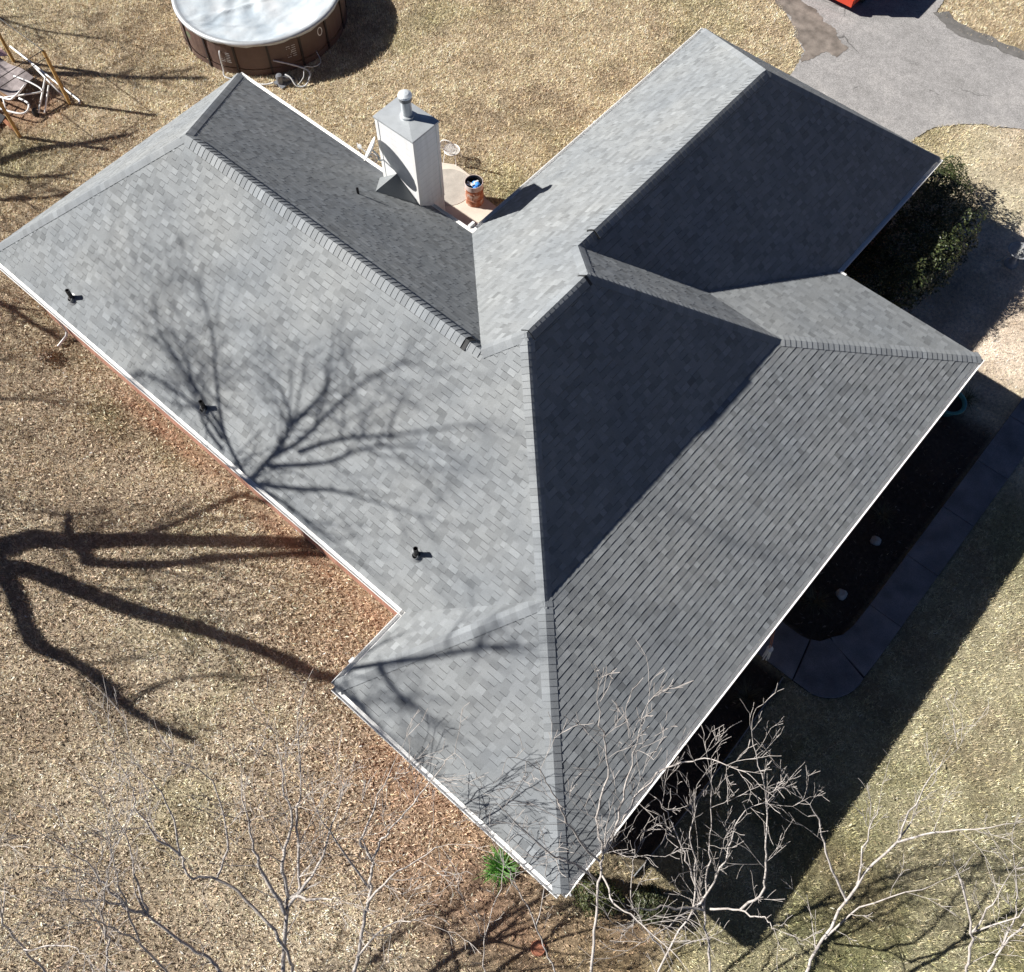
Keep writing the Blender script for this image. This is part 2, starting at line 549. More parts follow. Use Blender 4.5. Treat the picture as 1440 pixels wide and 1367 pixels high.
# walkway in front: a bed with separate slabs
WALK_OUT = [(24.30, 22.0), (24.30, 7.2)] + [(23.35 + .95 * cos(a), 6.55 + 1.03 * sin(a)) for a in [radians(-k * 9) for k in range(1, 10)]] + [(23.2, 5.52), (19.6, 5.52)]
WALK_IN = [(19.6, 6.60), (22.5, 6.60), (22.85, 6.70), (23.12, 6.92), (23.30, 7.25), (23.38, 7.7), (23.38, 22.0)]
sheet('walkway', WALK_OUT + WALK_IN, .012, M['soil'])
walk = bpy.data.objects['walkway']


def slab(poly, jitter):
    g = .008
    cx = sum(p[0] for p in poly) / len(poly); cy = sum(p[1] for p in poly) / len(poly)
    ins = []
    n = len(poly)
    mb = MB()
    z0, z1 = .014, .072 + jitter
    top = []
    for i in range(n):
        p = Vector(poly[i]); d = (Vector((cx, cy)) - p); p2 = p + d.normalized() * .018
        top.append((p2.x, p2.y, z1))
        ins.append((p.x + d.normalized().x * g, p.y + d.normalized().y * g))
    mb.face(top, 1 + R.uniform(-.08, .08))
    for i in range(n):
        j = (i + 1) % n
        mb.face([(*ins[i], z0), (*ins[j], z0), (*ins[j], z1 - .012), (*ins[i], z1 - .012)], 1)
        mb.face([(*ins[i], z1 - .012), (*ins[j], z1 - .012), top[j], top[i]], 1.1)
    o = mb.build('paving_slab', M['darkconcrete'], walk)
    return o


ys = [8.44, 10.26, 12.11, 13.97, 15.83, 17.7, 19.55, 21.4]
for a, b in zip(ys[:-1], ys[1:]): slab([(23.38, a), (24.30, a), (24.30, b), (23.38, b)], R.uniform(-.005, .005))
slab([(23.10, 7.05), (23.22, 6.97), (24.28, 6.75), (24.30, 7.2), (24.30, 8.44), (23.38, 8.44), (23.36, 7.7), (23.28, 7.3)], .002)
arc = [(23.35 + .95 * cos(a), 6.55 + 1.03 * sin(a)) for a in [radians(8 - k * 11) for k in range(0, 9)]]
slab([(22.76, 6.70)] + [(23.0, 5.53)] + arc[::-1] + [(23.09, 7.03), (22.95, 6.8)], -.003)
slab([(21.3, 5.52), (22.98, 5.52), (22.74, 6.66), (22.5, 6.61), (21.3, 6.60)], .003)
slab([(19.8, 5.52), (21.28, 5.52), (21.28, 6.60), (19.8, 6.60)], -.002)

# ------------------------------------------------------------------ the house
Z0 = 3.0
p_, q_ = .813, .382
W = 9.0; x1 = 9.419; y2 = 19.749; Wg = 8.185; yJ = 14.431; xN = 21.829; yR = -2.192; xS = 15.541; zb = 1.459; xm = 14.585; pe = .826; yP = 10.474; fh = 4.042
zr = p_ * W / 2; zg = p_ * Wg / 2; zm = p_ * (xm - x1); xp = xN - zb / q_
V3 = {k: Vector(v) + Vector((0, 0, Z0)) for k, v in dict(
    A=(0, 0, 0), C=(0, W, 0), B=(4.5, 4.5, zr), E=(x1, W, 0), H=(x1, y2, 0), I=(x1 + Wg, y2, 0), F=(x1 + Wg / 2, y2 - fh, zg),
    D=(x1 + W / 2, W / 2, zr), J=(x1 + Wg, yJ, 0), N=(xN, yJ, 0), R=(xN, yR, 0), S=(xS, yR, 0), T=(xS, 0, 0),
    M=(xm, xm - x1, zm), P=(xp, yP, zb), L=(xm, yP - (zm - zb) / pe, zm), G=(x1 + Wg / 2, yP - (zg - zb) / pe, zg),
    K=(x1 + Wg - zb / p_, yP, zb), Q=(xp, zb / p_, zb)).items()}

house = thing('brick_house', 'brick house under a grey asphalt shingle roof of many hips and valleys', 'house', (12, 5, 0))
FACES = [('ATQMDB', 'AT'), ('CBDE', 'EC'), ('ABC', 'CA'), ('HEDMLGF', 'HE'), ('IHF', 'IH'), ('IFGKJ', 'JI'), ('KGLP', 'PK'), ('JKPN', 'NJ'),
         ('PLMQ', 'QP'), ('NPQR', 'RN'), ('SRQ', 'SR'), ('TSQ', 'TS')]
# roof deck: a closed thin shell
roof_mb = MB()
for poly, base in FACES:
    pts = [V3[k] for k in poly]
    u = (V3[base[1]] - V3[base[0]]).normalized()
    n = Vector((0, 0, 0))
    for i in range(len(pts)): n += (pts[i] - pts[0]).cross(pts[(i + 1) % len(pts)] - pts[0])
    if n.z < 0: pts = pts[::-1]
    roof_mb.face(pts)
    roof_mb.face([p - Vector((0, 0, .12)) for p in reversed(pts)])
roof = roof_mb.build('roof', M['deck'], house)


def clip_poly(poly, lo_u, hi_u, lo_v, hi_v):
    for ax, s, lim in ((0, 1, lo_u), (0, -1, -hi_u), (1, 1, lo_v), (1, -1, -hi_v)):
        out = []
        n = len(poly)
        for i in range(n):
            a, b = poly[i], poly[(i + 1) % n]
            da, db = s * a[ax] - lim, s * b[ax] - lim
            if da >= 0: out.append(a)
            if (da >= 0) != (db >= 0):
                t = da / (da - db); out.append((a[0] + (b[0] - a[0]) * t, a[1] + (b[1] - a[1]) * t))
        poly = out
        if len(poly) < 3: return []
    return poly


def area(p): return .5 * abs(sum(p[i][0] * p[(i + 1) % len(p)][1] - p[(i + 1) % len(p)][0] * p[i][1] for i in range(len(p))))


EXPO = .147
TABS = []                                   # (centre, frame, outline, tint, thick, full width or None)


def in2(pt, poly):
    x, y = pt; r = False
    for i in range(len(poly)):
        ax, ay = poly[i]; bx, by = poly[(i + 1) % len(poly)]
        if (ay > y) != (by > y) and x < (bx - ax) * (y - ay) / (by - ay) + ax: r = not r
    return r


def shingle_face(pts, o, u, seed):
    """cut one roof plane into courses of tabs"""
    r = random.Random(seed)
    n = Vector((0, 0, 0))
    for i in range(len(pts)): n += (pts[i] - pts[0]).cross(pts[(i + 1) % len(pts)] - pts[0])
    n.normalize()
    if n.z < 0: n = -n
    v = n.cross(u).normalized()
    if v.z < 0: v = -v
    poly = [((p - o).dot(u), (p - o).dot(v)) for p in pts]
    us = [p[0] for p in poly]; vs = [p[1] for p in poly]
    k0 = math.floor(min(vs) / EXPO + 1e-6); k1 = math.ceil(max(vs) / EXPO - 1e-6)
    for k in range(k0, k1):
        v0, v1 = k * EXPO, (k + 1) * EXPO
        x = min(us) - r.uniform(0, .4)
        raised = r.random() < .5
        while x < max(us):
            w = r.choice((.12, .14, .16, .18, .18, .2, .22, .25))
            t = r.gauss(1.0, .072)
            if r.random() < .2: t *= .85
            th = (.0125 if raised else .0075)
            if not raised: t *= .94
            c = clip_poly(poly, x, x + w, v0, v1)
            if len(c) >= 3 and area(c) > 2e-4:
                full = w if abs(area(c) - w * EXPO) < 1e-7 and in2((x + w / 2, v0 + EXPO / 2), poly) else None
                ctr = o + u * (x + w / 2) + v * (v0 + EXPO / 2)
                TABS.append((ctr, o, u, v, n, c, v0, max(.62, min(1.24, t)), th, full, x))
            x += w
            raised = not raised if r.random() < .8 else raised


for i, (poly, base) in enumerate(FACES):
    o = V3[base[0]]
    u = (V3[base[1]] - V3[base[0]]).normalized()
    shingle_face([V3[k] for k in poly], o, u, 100 + i)


def tab_solid(mb, o, u, v, n, c, v0, th, tint):
    k = len(c)
    if sum(c[i][0] * c[(i + 1) % k][1] - c[(i + 1) % k][0] * c[i][1] for i in range(k)) < 0: c = c[::-1]
    lip = .012 if th > .01 else .0                                            # lower edge slopes over this width, widening the painted shadow line
    h = lambda b: .0035 + th * (1 - .85 * (b - v0) / EXPO)
    inn = [(a, max(b, v0 + lip)) for a, b in c]
    top = [o + u * a + v * b + n * h(b) for a, b in inn]
    bot = [o + u * a + v * b + n * .0012 for a, b in c]
    mb.mesh(top + bot, [tuple(range(k))], tint)
    n0 = len(mb.v) - 2 * k
    for i in range(k):                                    # dark cut asphalt edges, deepened on raised tabs to paint their shadow lines
        mb.f.append((n0 + i, n0 + i + k, n0 + (i + 1) % k + k, n0 + (i + 1) % k)); mb.t.append(tint * (.34 if th > .01 else .7))


# the 300 shingles nearest the lens (the south corner) are objects of their own
cpos = cam.matrix_world.translation
fulls = [t for t in TABS if t[9]]
fulls.sort(key=lambda t: -(t[4].dot((cpos - t[0]).normalized()) / (cpos - t[0]).length_squared))
single = set(id(t) for t in fulls[:300])
field = MB()
TABMESH = {}
for t in TABS:
    ctr, o, u, v, n, c, v0, tint, th, full, x = t
    if id(t) in single:
        key = (round(full, 3), th)
        if key not in TABMESH:
            mb = MB()
            w = full
            tab_solid(mb, Vector((0, 0, 0)), Vector((1, 0, 0)), Vector((0, 1, 0)), Vector((0, 0, 1)), [(-w / 2, 0), (w / 2, 0), (w / 2, EXPO), (-w / 2, EXPO)], 0, th, 1.0)
            s = mb.build('shingle', M['shingle'], roof, origin=ORG[roof.name])
            s.data.transform(Matrix.Translation(Vector(ORG[roof.name])))
            TABMESH[key] = s.data
        else:
            s = bpy.data.objects.new('shingle', TABMESH[key]); col.objects.link(s); s.parent = roof
        rot = Matrix((u, v, n)).transposed().to_4x4()
        s.matrix_local = Matrix.Translation(o + u * (x + full / 2) + v * v0 - Vector(ORG[roof.name])) @ rot
        s.color = (tint, tint, tint * 1.005, 1)
    else:
        tab_solid(field, o, u, v, n, c, v0, th, tint)
field.build('shingle_field', M['shingle'], roof, kind='stuff')

# ------------------------------------------------------------------ ridge vents and ridge / hip caps
UP = Vector((0, 0, 1))


def plane_dir(h, face_n):
    """direction in the plane, square to the hip h, pointing down"""
    d = h.cross(face_n).normalized()
    return -d if d.z > 0 else d


def face_normal(key):
    for poly, base in FACES:
        if poly == key:
            pts = [V3[k] for k in poly]; n = Vector((0, 0, 0))
            for i in range(len(pts)): n += (pts[i] - pts[0]).cross(pts[(i + 1) % len(pts)] - pts[0])
            n.normalize()
            return n if n.z > 0 else -n


HIPS = [  # from, to, the two planes, vented part (start, end)
    ('A', 'B', 'ATQMDB', 'ABC', None), ('C', 'B', 'ABC', 'CBDE', None), ('D', 'B', 'ATQMDB', 'CBDE', (.035, .98)), ('D', 'M', 'ATQMDB', 'HEDMLGF', None),
    ('L', 'M', 'HEDMLGF', 'PLMQ', (.03, .98)), ('Q', 'M', 'ATQMDB', 'PLMQ', None), ('R', 'Q', 'SRQ', 'NPQR', None), ('S', 'Q', 'SRQ', 'TSQ', None),
    ('P', 'L', 'PLMQ', 'KGLP', None), ('N', 'P', 'NPQR', 'JKPN', None), ('G', 'L', 'HEDMLGF', 'KGLP', None), ('G', 'F', 'HEDMLGF', 'IFGKJ', (.075, .985)),
    ('I', 'F', 'IFGKJ', 'IHF', None), ('H', 'F', 'IHF', 'HEDMLGF', None)]
CAPS = []
for a, b, fa, fb, vent in HIPS:
    pa, pb = V3[a], V3[b]; h = (pb - pa); L = h.length; h.normalize()
    n1, n2 = face_normal(fa), face_normal(fb)
    d1, d2 = plane_dir(h, n1), plane_dir(h, n2)
    nm = (n1 + n2).normalized()
    hv = .036
    if vent:
        s0, s1 = vent[0] * L, vent[1] * L
        mb = MB(); w = .215
        prof = [d1 * w + n1 * .010, d1 * w + n1 * hv, nm * (hv + .012), d2 * w + n2 * hv, d2 * w + n2 * .010]
        A_ = [pa + h * s0 + q for q in prof]; B_ = [pa + h * s1 + q for q in prof]
        for i in range(4): mb.face([A_[i], B_[i], B_[i + 1], A_[i + 1]])
        mb.face(A_); mb.face(B_[::-1])
        mb.build('ridge_vent', M['ventbody'], roof)
    k = int(L / EXPO)
    for i in range(k + 1):
        s0 = i * EXPO; s1 = min(L, s0 + EXPO + .03)
        if s1 - s0 < .05: continue
        off = .012
        if vent and vent[0] * L - .02 <= s0 <= vent[1] * L - .08: off = hv + .006
        CAPS.append((pa + h * s0, pa + h * s1, d1, d2, n1, n2, nm, off, R.gauss(1, .075)))


def cap_solid(mb, t):
    a, b, d1, d2, n1, n2, nm, off, tint = t
    w = .205 if off > .025 else .165
    def ring(p, lift):
        o = off + lift
        return [p + d1 * w + n1 * o, p + d1 * .055 + n1 * (o + .004), p + nm * (o + .006), p + d2 * .055 + n2 * (o + .004), p + d2 * w + n2 * o]
    lo = ring(a, .0125); hi = ring(b, .0); base = ring(a, .0)
    for i in range(4):
        mb.face([lo[i], hi[i], hi[i + 1], lo[i + 1]], tint)
        mb.face([base[i], lo[i], lo[i + 1], base[i + 1]], tint * .42)
    for i, s in ((0, 1), (4, 1)):
        mb.face([lo[i], base[i], hi[i]], tint)


CAPS.sort(key=lambda t: (cpos - t[0]).length_squared)
capf = MB()
for i, t in enumerate(CAPS):
    if i < 300:
        mb = MB(); cap_solid(mb, t); mb.build('ridge_cap', M['cap'], roof)
    else: cap_solid(capf, t)
capf.build('ridge_cap_field', M['cap'], roof, kind='stuff')

# ------------------------------------------------------------------ eaves: fascia, gutters, soffit, walls
def gutter(a, b, out, ext=0.0):
    a, b = V3[a].copy(), V3[b].copy(); out = Vector(out); d = (b - a).normalized()
    a -= d * ext; b += d * ext
    o = lambda p, x, z: p + out * x + UP * z
    prof = [(-.004, -.012), (-.004, -.07), (.075, -.075), (.105, -.05), (.112, -.012), (.128, -.012), (.128, -.024), (.118, -.028), (.110, -.085), (.08, -.138), (-.008, -.135), (-.008, -.012)]
    mb = MB(); n = len(prof)
    A_ = [o(a, *q) for q in prof]; B_ = [o(b, *q) for q in prof]
    for i in range(n): mb.face([A_[i], A_[(i + 1) % n], B_[(i + 1) % n], B_[i]])
    for e in (a, b):                                        # end plates
        e1 = e + d * (.003 if e is a else -.003)
        mb.face([o(e, *q) for q in prof[:5]] + [o(e, .1, -.012)])
    g = mb.build('gutter', M['white'], house)
    return g


gutter('A', 'T', (0, -1, 0)); gutter('T', 'S', (-1, 0, 0)); gutter('S', 'R', (0, -1, 0)); gutter('R', 'N', (1, 0, 0))
gutter('J', 'I', (1, 0, 0)); gutter('E', 'C', (0, 1, 0)); gutter('H', 'E', (-1, 0, 0))
OUT = 'ATSRNJIHEC'
mb = MB()
for i in range(len(OUT)):                                   # fascia boards, inside the gutters
    a, b = V3[OUT[i]], V3[OUT[(i + 1) % len(OUT)]]; d = (b - a).normalized(); ins = Vector((-d.y, d.x, 0))
    q = [a + ins * .012, b + ins * .012, b + ins * .034, a + ins * .034]
    lo = [x - UP * .19 for x in q]; hi = [x - UP * .02 for x in q]
    mb.mesh(lo + hi, [(0, 3, 2, 1), (4, 5, 6, 7), (0, 1, 5, 4), (1, 2, 6, 5), (2, 3, 7, 6), (3, 0, 4, 7)])
    mb_l = None
mb.build('fascia', M['white'], house)
mb = MB()                                                    # metal drip edge on the hip ends that carry no gutter
for a, b, out in (('C', 'A', (-1, 0, 0)), ('I', 'H', (0, 1, 0)), ('N', 'J', (0, 1, 0))):
    a, b, out = V3[a], V3[b], Vector(out)
    mb.face([a - UP * .02, b - UP * .02, b + out * .02 - UP * .03, a + out * .02 - UP * .03])
    mb.face([a + out * .02 - UP * .03, b + out * .02 - UP * .03, b + out * .02 - UP * .15, a + out * .02 - UP * .15])
mb.build('drip_edge', M['white'], house)
mb = MB(); mb.face([tuple(V3[k] - UP * .185) for k in OUT][::-1]); mb.build('soffit', M['soffit'], house)
WALL = [(.35, .33), (15.87, .33), (15.87, -1.85), (19.9, -1.85), (19.9, 14.08), (17.25, 14.08), (17.25, 19.4), (9.77, 19.4), (9.77, 8.67), (.35, 8.67)]
for i in range(len(WALL)):
    (xa, ya), (xb, yb) = WALL[i], WALL[(i + 1) % len(WALL)]
    d = Vector((xb - xa, yb - ya, 0)); L = d.length; d.normalize(); ins = Vector((-d.y, d.x, 0))
    a = Vector((xa, ya, 0)) + d * .0; mtx = Matrix.Translation(a) @ Matrix((d, ins, UP)).transposed().to_4x4()
    mb = MB(); mb.box((.002, 0, 0), (L - .125, .12, 2.81), 1, mtx); mb.build('wall', M['brick'], house)
mb = MB(); mb.box((19.91, -1.85, 0), (21.6, 14.05, .16)); mb.build('porch_floor', M['concrete'], house)
for y in (-1.7, 1.4, 4.5, 7.6, 10.7, 13.8):
    mb = MB(); mb.box((21.3, y - .07, .16), (21.44, y + .07, 2.81)); mb.box((21.26, y - .11, .16), (21.48, y + .11, .34)); mb.build('porch_post', M['white'], house)


def downspout(top, foot, away):
    """top under a gutter, down the wall, kicked out along 'away' at the foot"""
    mb = MB(); t, f, w = Vector(top), Vector(foot), Vector(away)
    mb.tube([t, t - UP * .12, Vector((f.x, f.y, t.z - .45)), Vector((f.x, f.y, .28)), Vector((f.x, f.y, .16)) + w * .08, Vector((f.x, f.y, .07)) + w * .45], .042, 4)
    return mb.build('downspout', M['white'], house)


downspout((1.3, -.06, 2.9), (1.3, .27, 0), (0.1, -1, 0)); downspout((15.48, -1.55, 2.9), (15.81, -1.55, 0), (-1, 0, 0))
downspout((21.89, -1.75, 2.9), (21.55, -1.6, 0), (1, -.5, 0)); downspout((17.67, 14.6, 2.9), (17.31, 14.6, 0), (1, 0, 0)); downspout((9.35, 9.15, 2.9), (9.71, 8.9, 0), (-1, .3, 0))
# bright gutter outlet elbows that stand out at the corners
mb = MB(); mb.box((17.62, 14.33, 2.93), (17.86, 14.45, 3.03)); mb.build('gutter_end', M['white'], house)
mb = MB(); mb.box((15.36, -1.62, 2.90), (15.44, -1.48, 2.985)); mb.build('gutter_outlet', M['white'], house)
mb = MB(); mb.box((9.30, 9.02, 2.93), (9.46, 9.22, 3.02)); mb.box((9.18, 9.10, 2.96), (9.26, 9.30, 3.08)); mb.build('gutter_end', M['white'], house)

# ------------------------------------------------------------------ chimney
chim = MB()
cx0, cx1, cy0, cy1, cz = 6.575, 7.905, 8.60, 9.52, 5.63
chim.box((cx0, cy0, 0), (cx1, cy1, cz))
chimney = chim.build('chimney', M['siding'], house)
for x, y in ((cx0, cy0), (cx1, cy0), (cx1, cy1), (cx0, cy1)):
    sx = 1 if x == cx1 else -1; sy = 1 if y == cy1 else -1
    mb = MB(); a = .012
    mb.box((min(x + a * sx, x - .09 * sx), min(y, y + a * sy), 3.0), (max(x + a * sx, x - .09 * sx), max(y, y + a * sy), cz - .01))
    mb.box((min(x, x + a * sx), min(y - .09 * sy, y), 3.0), (max(x, x + a * sx), max(y - .09 * sy, y), cz - .01))
    mb.build('corner_board', M['white'], chimney)
mb = MB(); o = .035; ap = (7.236, 9.12, cz + .07)
b4 = [(cx0 - o, cy0 - o), (cx1 + o, cy0 - o), (cx1 + o, cy1 + o), (cx0 - o, cy1 + o)]
for i in range(4):
    a, b = b4[i], b4[(i + 1) % 4]
    mb.face([(*a, cz - .05), (*b, cz - .05), (*b, cz + .005), (*a, cz + .005)]); mb.face([(*a, cz + .005), (*b, cz + .005), ap])
mb.build('chimney_cap', M['galv'], chimney)
mb = MB()
mb.lathe((7.236, 9.12, cz), [(.19, .03), (.19, .10), (.135, .12), (.135, .56), (.125, .56), (.125, .2)], 24)
mb.lathe((7.236, 9.12, cz), [(.15, .56), (.165, .56), (.165, .69), (.15, .69)], 24, .35)
mb.lathe((7.236, 9.12, cz), [(.175, .67), (.185, .685), (.17, .73), (.10, .77), (.001, .785)], 24, 1.5)
mb.build('flue', M['galv'], chimney, smooth=False)
# cricket: a small saddle between chimney and roof slope
pr_ = lambda x, y: Vector((x, y, Z0 + p_ * (W - y)))
ca = Vector((7.12, cy0 - .005, 3.98)); cb = Vector((7.14, W - (3.98 - Z0) / p_ - .02, 3.995))
L0 = pr_(cx0 - .2, cy0 + .0) + UP * .01; R0 = pr_(cx1 - .03, cy0) + UP * .01
mb = MB()
mb.face([ca + UP * .02, L0 + UP * .02, cb + UP * .02], .9); mb.face([R0 + UP * .02, ca + UP * .02, cb + UP * .02], .95)
mb.face([ca, R0, L0], .5)
mb.build('chimney_saddle', M['shingle'], roof)


def vent_pipe(x, y, z, r=.055, h=.36, n=None, boot=True):
    mb = MB()
    mb.tube([(x, y, z - .05), (x, y, z + h)], r, 12, cap=False)
    mb.lathe((x, y, z), [(r, h), (r * .78, h), (r * .78, h - .15)], 12)
    o = mb.build('vent_pipe', M['black'], roof)
    if boot and n is not None:
        mb = MB(); rot = UP.rotation_difference(n).to_matrix().to_4x4()
        mb.lathe((x, y, z), [(.165, .014), (.15, .022), (.10, .035), (r + .02, .10), (r + .012, .10)], 16, 1, rot)
        mb.build('pipe_boot', M['lead'], o)
        mb = MB(); mb.lathe((x, y, z), [(r + .03, .06), (r + .03, .085), (r + .004, .09)], 12, 1); mb.build('pipe_collar', M['black'], o)
    return o


nsw = Vector((0, -p_, 1)).normalized(); nre = Vector((0, p_, 1)).normalized()
for x, y in ((3.33, .45), (8.43, .48), (15.06, .97)): vent_pipe(x, y, Z0 + p_ * y, .055, .36, nsw)
vent_pipe(7.27, 7.10, Z0 + p_ * (W - 7.10), .035, .2, nre, False)

# ------------------------------------------------------------------ pool
PC = Vector((-4.6, 13.4, 0)); PR = 2.86; PH = 1.25
pool = thing('above_ground_pool', 'round brown above ground pool under a pale wrinkled winter cover', 'pool', tuple(PC))
NP = 16
for k in range(NP):
    a0, a1 = 2 * pi * (k + .35) / NP, 2 * pi * (k + 1.35) / NP
    mb = MB(); st = 5
    for j in range(st):
        t0, t1 = a0 + (a1 - a0) * j / st, a0 + (a1 - a0) * (j + 1) / st
        bl = lambda t: PR + .035 * sin(pi * (t - a0) / (a1 - a0))
        P = lambda t, z, e=0: (PC.x + (bl(t) + e) * cos(t), PC.y + (bl(t) + e) * sin(t), z)
        for z0, z1, e0, e1 in ((0, .2, .03, .02), (.2, .24, .035, .035), (.24, .75, .01, .025), (.75, PH - .03, .025, 0)):
            mb.face([P(t0, z0, e0), P(t1, z0, e0), P(t1, z1, e1), P(t0, z1, e1)])
    mb.build('wall_panel', M['poolwall'], pool, smooth=False)
    c, s = cos(a0), sin(a0)
    mb = MB(); m4 = Matrix.Translation(PC) @ Matrix.Rotation(a0, 4, 'Z')
    mb.box((PR + .002, -.035, 0), (PR + .06, .035, PH - .05), 1, m4)
    mb.build('upright', M['pooldark'], pool)
mb = MB()
segs = 72
rp = [(PR - .10, PH + .01), (PR - .02, PH + .045), (PR + .07, PH + .02), (PR + .085, PH - .05), (PR + .06, PH - .10)]
base = len(mb.v)
for r, z in rp:
    for k in range(segs):
        w = 2 * pi * k / segs
        dz = 0 if z > PH else .022 * sin(w * NP + .6) + .012 * sin(w * 31)
        mb.v.append((PC.x + r * cos(w), PC.y + r * sin(w), z + dz))
for i in range(len(rp) - 1):
    for k in range(segs):
        k2 = (k + 1) % segs
        mb.f.append((i * segs + k, i * segs + k2, (i + 1) * segs + k2, (i + 1) * segs + k)); mb.t.append(1)
mb.build('cover_rim', M['galv'], pool, smooth=True)
mb = MB()
rings, segs = 34, 96
for i in range(rings + 1):
    r = (PR - .09) * i / rings
    for k in range(segs):
        w = 2 * pi * k / segs
        x, y = r * cos(w), r * sin(w)
        f = i / rings
        sag = -.17 * (1 - f ** 3)
        wr = .028 * math.sin(5 * w + 3 * sin(2 * w) + 2 * r) * f ** 2 + .024 * sin(3.1 * x + 1.3 * y + sin(2.3 * y)) * (1 - f ** 4) + .016 * sin(7 * (x * .6 + y) + 2 * sin(2 * x)) * (1 - f ** 6)
        fold = .07 * math.exp(-((x * .93 - y * .36 - .55) / .07) ** 2) * (1 - f ** 8)
        spoke = .05 * max(0, sin(23 * w + 4 * sin(3 * w))) * max(0, f - .72) * 3 * (1 - f)
        mb.v.append((PC.x + x, PC.y + y, PH + .015 + sag + (wr + fold + spoke) * (1 if i < rings else 0)))
for i in range(rings):
    for k in range(segs):
        k2 = (k + 1) % segs
        if i == 0: mb.f.append((k, segs + k, segs + k2))
        else: mb.f.append((i * segs + k, (i + 1) * segs + k, (i + 1) * segs + k2, i * segs + k2))
        mb.t.append(1)
mb.build('cover', M['cover'], pool, smooth=True)


def on_pool(ang, z, e=.045): return Vector((PC.x + (PR + e) * cos(ang), PC.y + (PR + e) * sin(ang), z))


def pool_decal(name, ang, z, quads, mat):
    """flat printed marks on the wall: quads in metres (x along the wall, z up)"""
    mb = MB(); t = Vector((-sin(ang), cos(ang), 0)); c = on_pool(ang, z, .05)
    for pts in quads: mb.face([tuple(c + t * px + UP * pz) for px, pz in pts])
    return mb.build(name, mat, pool)


def ell(w, h, n=14, cx=0, cz=0): return [(cx + w * cos(2 * pi * k / n), cz + h * sin(2 * pi * k / n)) for k in range(n)]


def ringq(w, h, th, n=18):
    o, i = ell(w, h, n), ell(w - th, h - th, n)
    return [[o[k], o[(k + 1) % n], i[(k + 1) % n], i[k]] for k in range(n)]


A = radians
pool_decal('oval_badge', A(212), .86, ringq(.11, .16, .04), M['white'])
pool_decal('oval_badge', A(2), .90, ringq(.11, .16, .03), M['white'])
pool_decal('printed_notice', A(236), .86, [[(-.2, .08), (.2, .08), (.2, .15), (-.2, .15)], [(-.22, .0), (.22, .0), (.22, .03), (-.22, .03)], [(-.22, -.07), (.22, -.07), (.22, -.045), (-.22, -.045)]], M['hose'])
pool_decal('printed_notice', A(292), .66, [[(x, z), (x + .17, z), (x + .17, z + .018), (x, z + .018)] for x in (-.14, .08) for z in (-.2, -.13, -.06, .01, .08, .15)], M['hose'])
pool_decal('printed_notice', A(338), .72, [[(x, z), (x + .13, z), (x + .13, z + .02), (x, z + .02)] for x in (-.14, .05) for z in (-.2, -.12, -.04, .04, .12, .2)] + ringq(.05, .06, .02, 10), M['hose'])
pool_decal('round_stain', A(262), .80, [ell(.16, .16, 16)], simple('green_mark', (.10, .12, .07), .7))
pump = thing('pool_pump', 'small grey pool pump with white hoses on the shaded ground beside the pool', 'pump', (-1.72, 11.55, 0))
mb = MB(); mb.lathe((-1.75, 11.5, 0), [(.001, .05), (.11, .05), (.12, .30), (.10, .36), (.001, .38)], 16)
mb.tube([(-1.72, 11.62, .12), (-1.60, 11.85, .12)], [.10, .085], 14); mb.box((-1.95, 11.35, 0), (-1.5, 11.95, .05)); mb.build('pump_body', M['pump'], pump)
hz = lambda pts: [Vector(p) for p in pts]


def smooth_curve(pts, n=6):
    pts = [Vector(p) for p in pts]; out = []
    for i in range(len(pts) - 1):
        p0, p1, p2, p3 = pts[max(i - 1, 0)], pts[i], pts[i + 1], pts[min(i + 2, len(pts) - 1)]
        for k in range(n):
            t = k / n
            out.append(.5 * ((2 * p1) + (p2 - p0) * t + (2 * p0 - 5 * p1 + 4 * p2 - p3) * t * t + (3 * p1 - p0 - 3 * p2 + p3) * t ** 3))
    return out + [pts[-1]]


h0 = on_pool(A(290), .85); h1 = on_pool(A(325), .55)
mb = MB(); mb.tube(smooth_curve([h0, h0 + Vector((.06, -.08, -.12)), on_pool(A(291), .25, .2), on_pool(A(294), .05, .35), (-2.2, 11.0, .05), (-1.85, 11.3, .12)]), .028, 7); mb.build('hose', M['hose'], pump, smooth=True)
mb = MB(); mb.tube(smooth_curve([(-1.66, 11.7, .3), (-1.45, 11.75, .25), (-1.2, 11.75, .05), (-1.0, 12.0, .06), (-1.25, 12.35, .3), h1]), .028, 7); mb.build('hose', M['hose'], pump, smooth=True)
mb = MB(); mb.tube(smooth_curve([(-1.2, 11.78, .06), (-1.15, 12.05, .25), (-1.3, 12.3, .42), (-1.2, 12.6, .3), (-1.3, 13.0, .2), on_pool(A(356), .3, .03)]), .014, 6); mb.build('cord', M['hose'], pump, smooth=True)

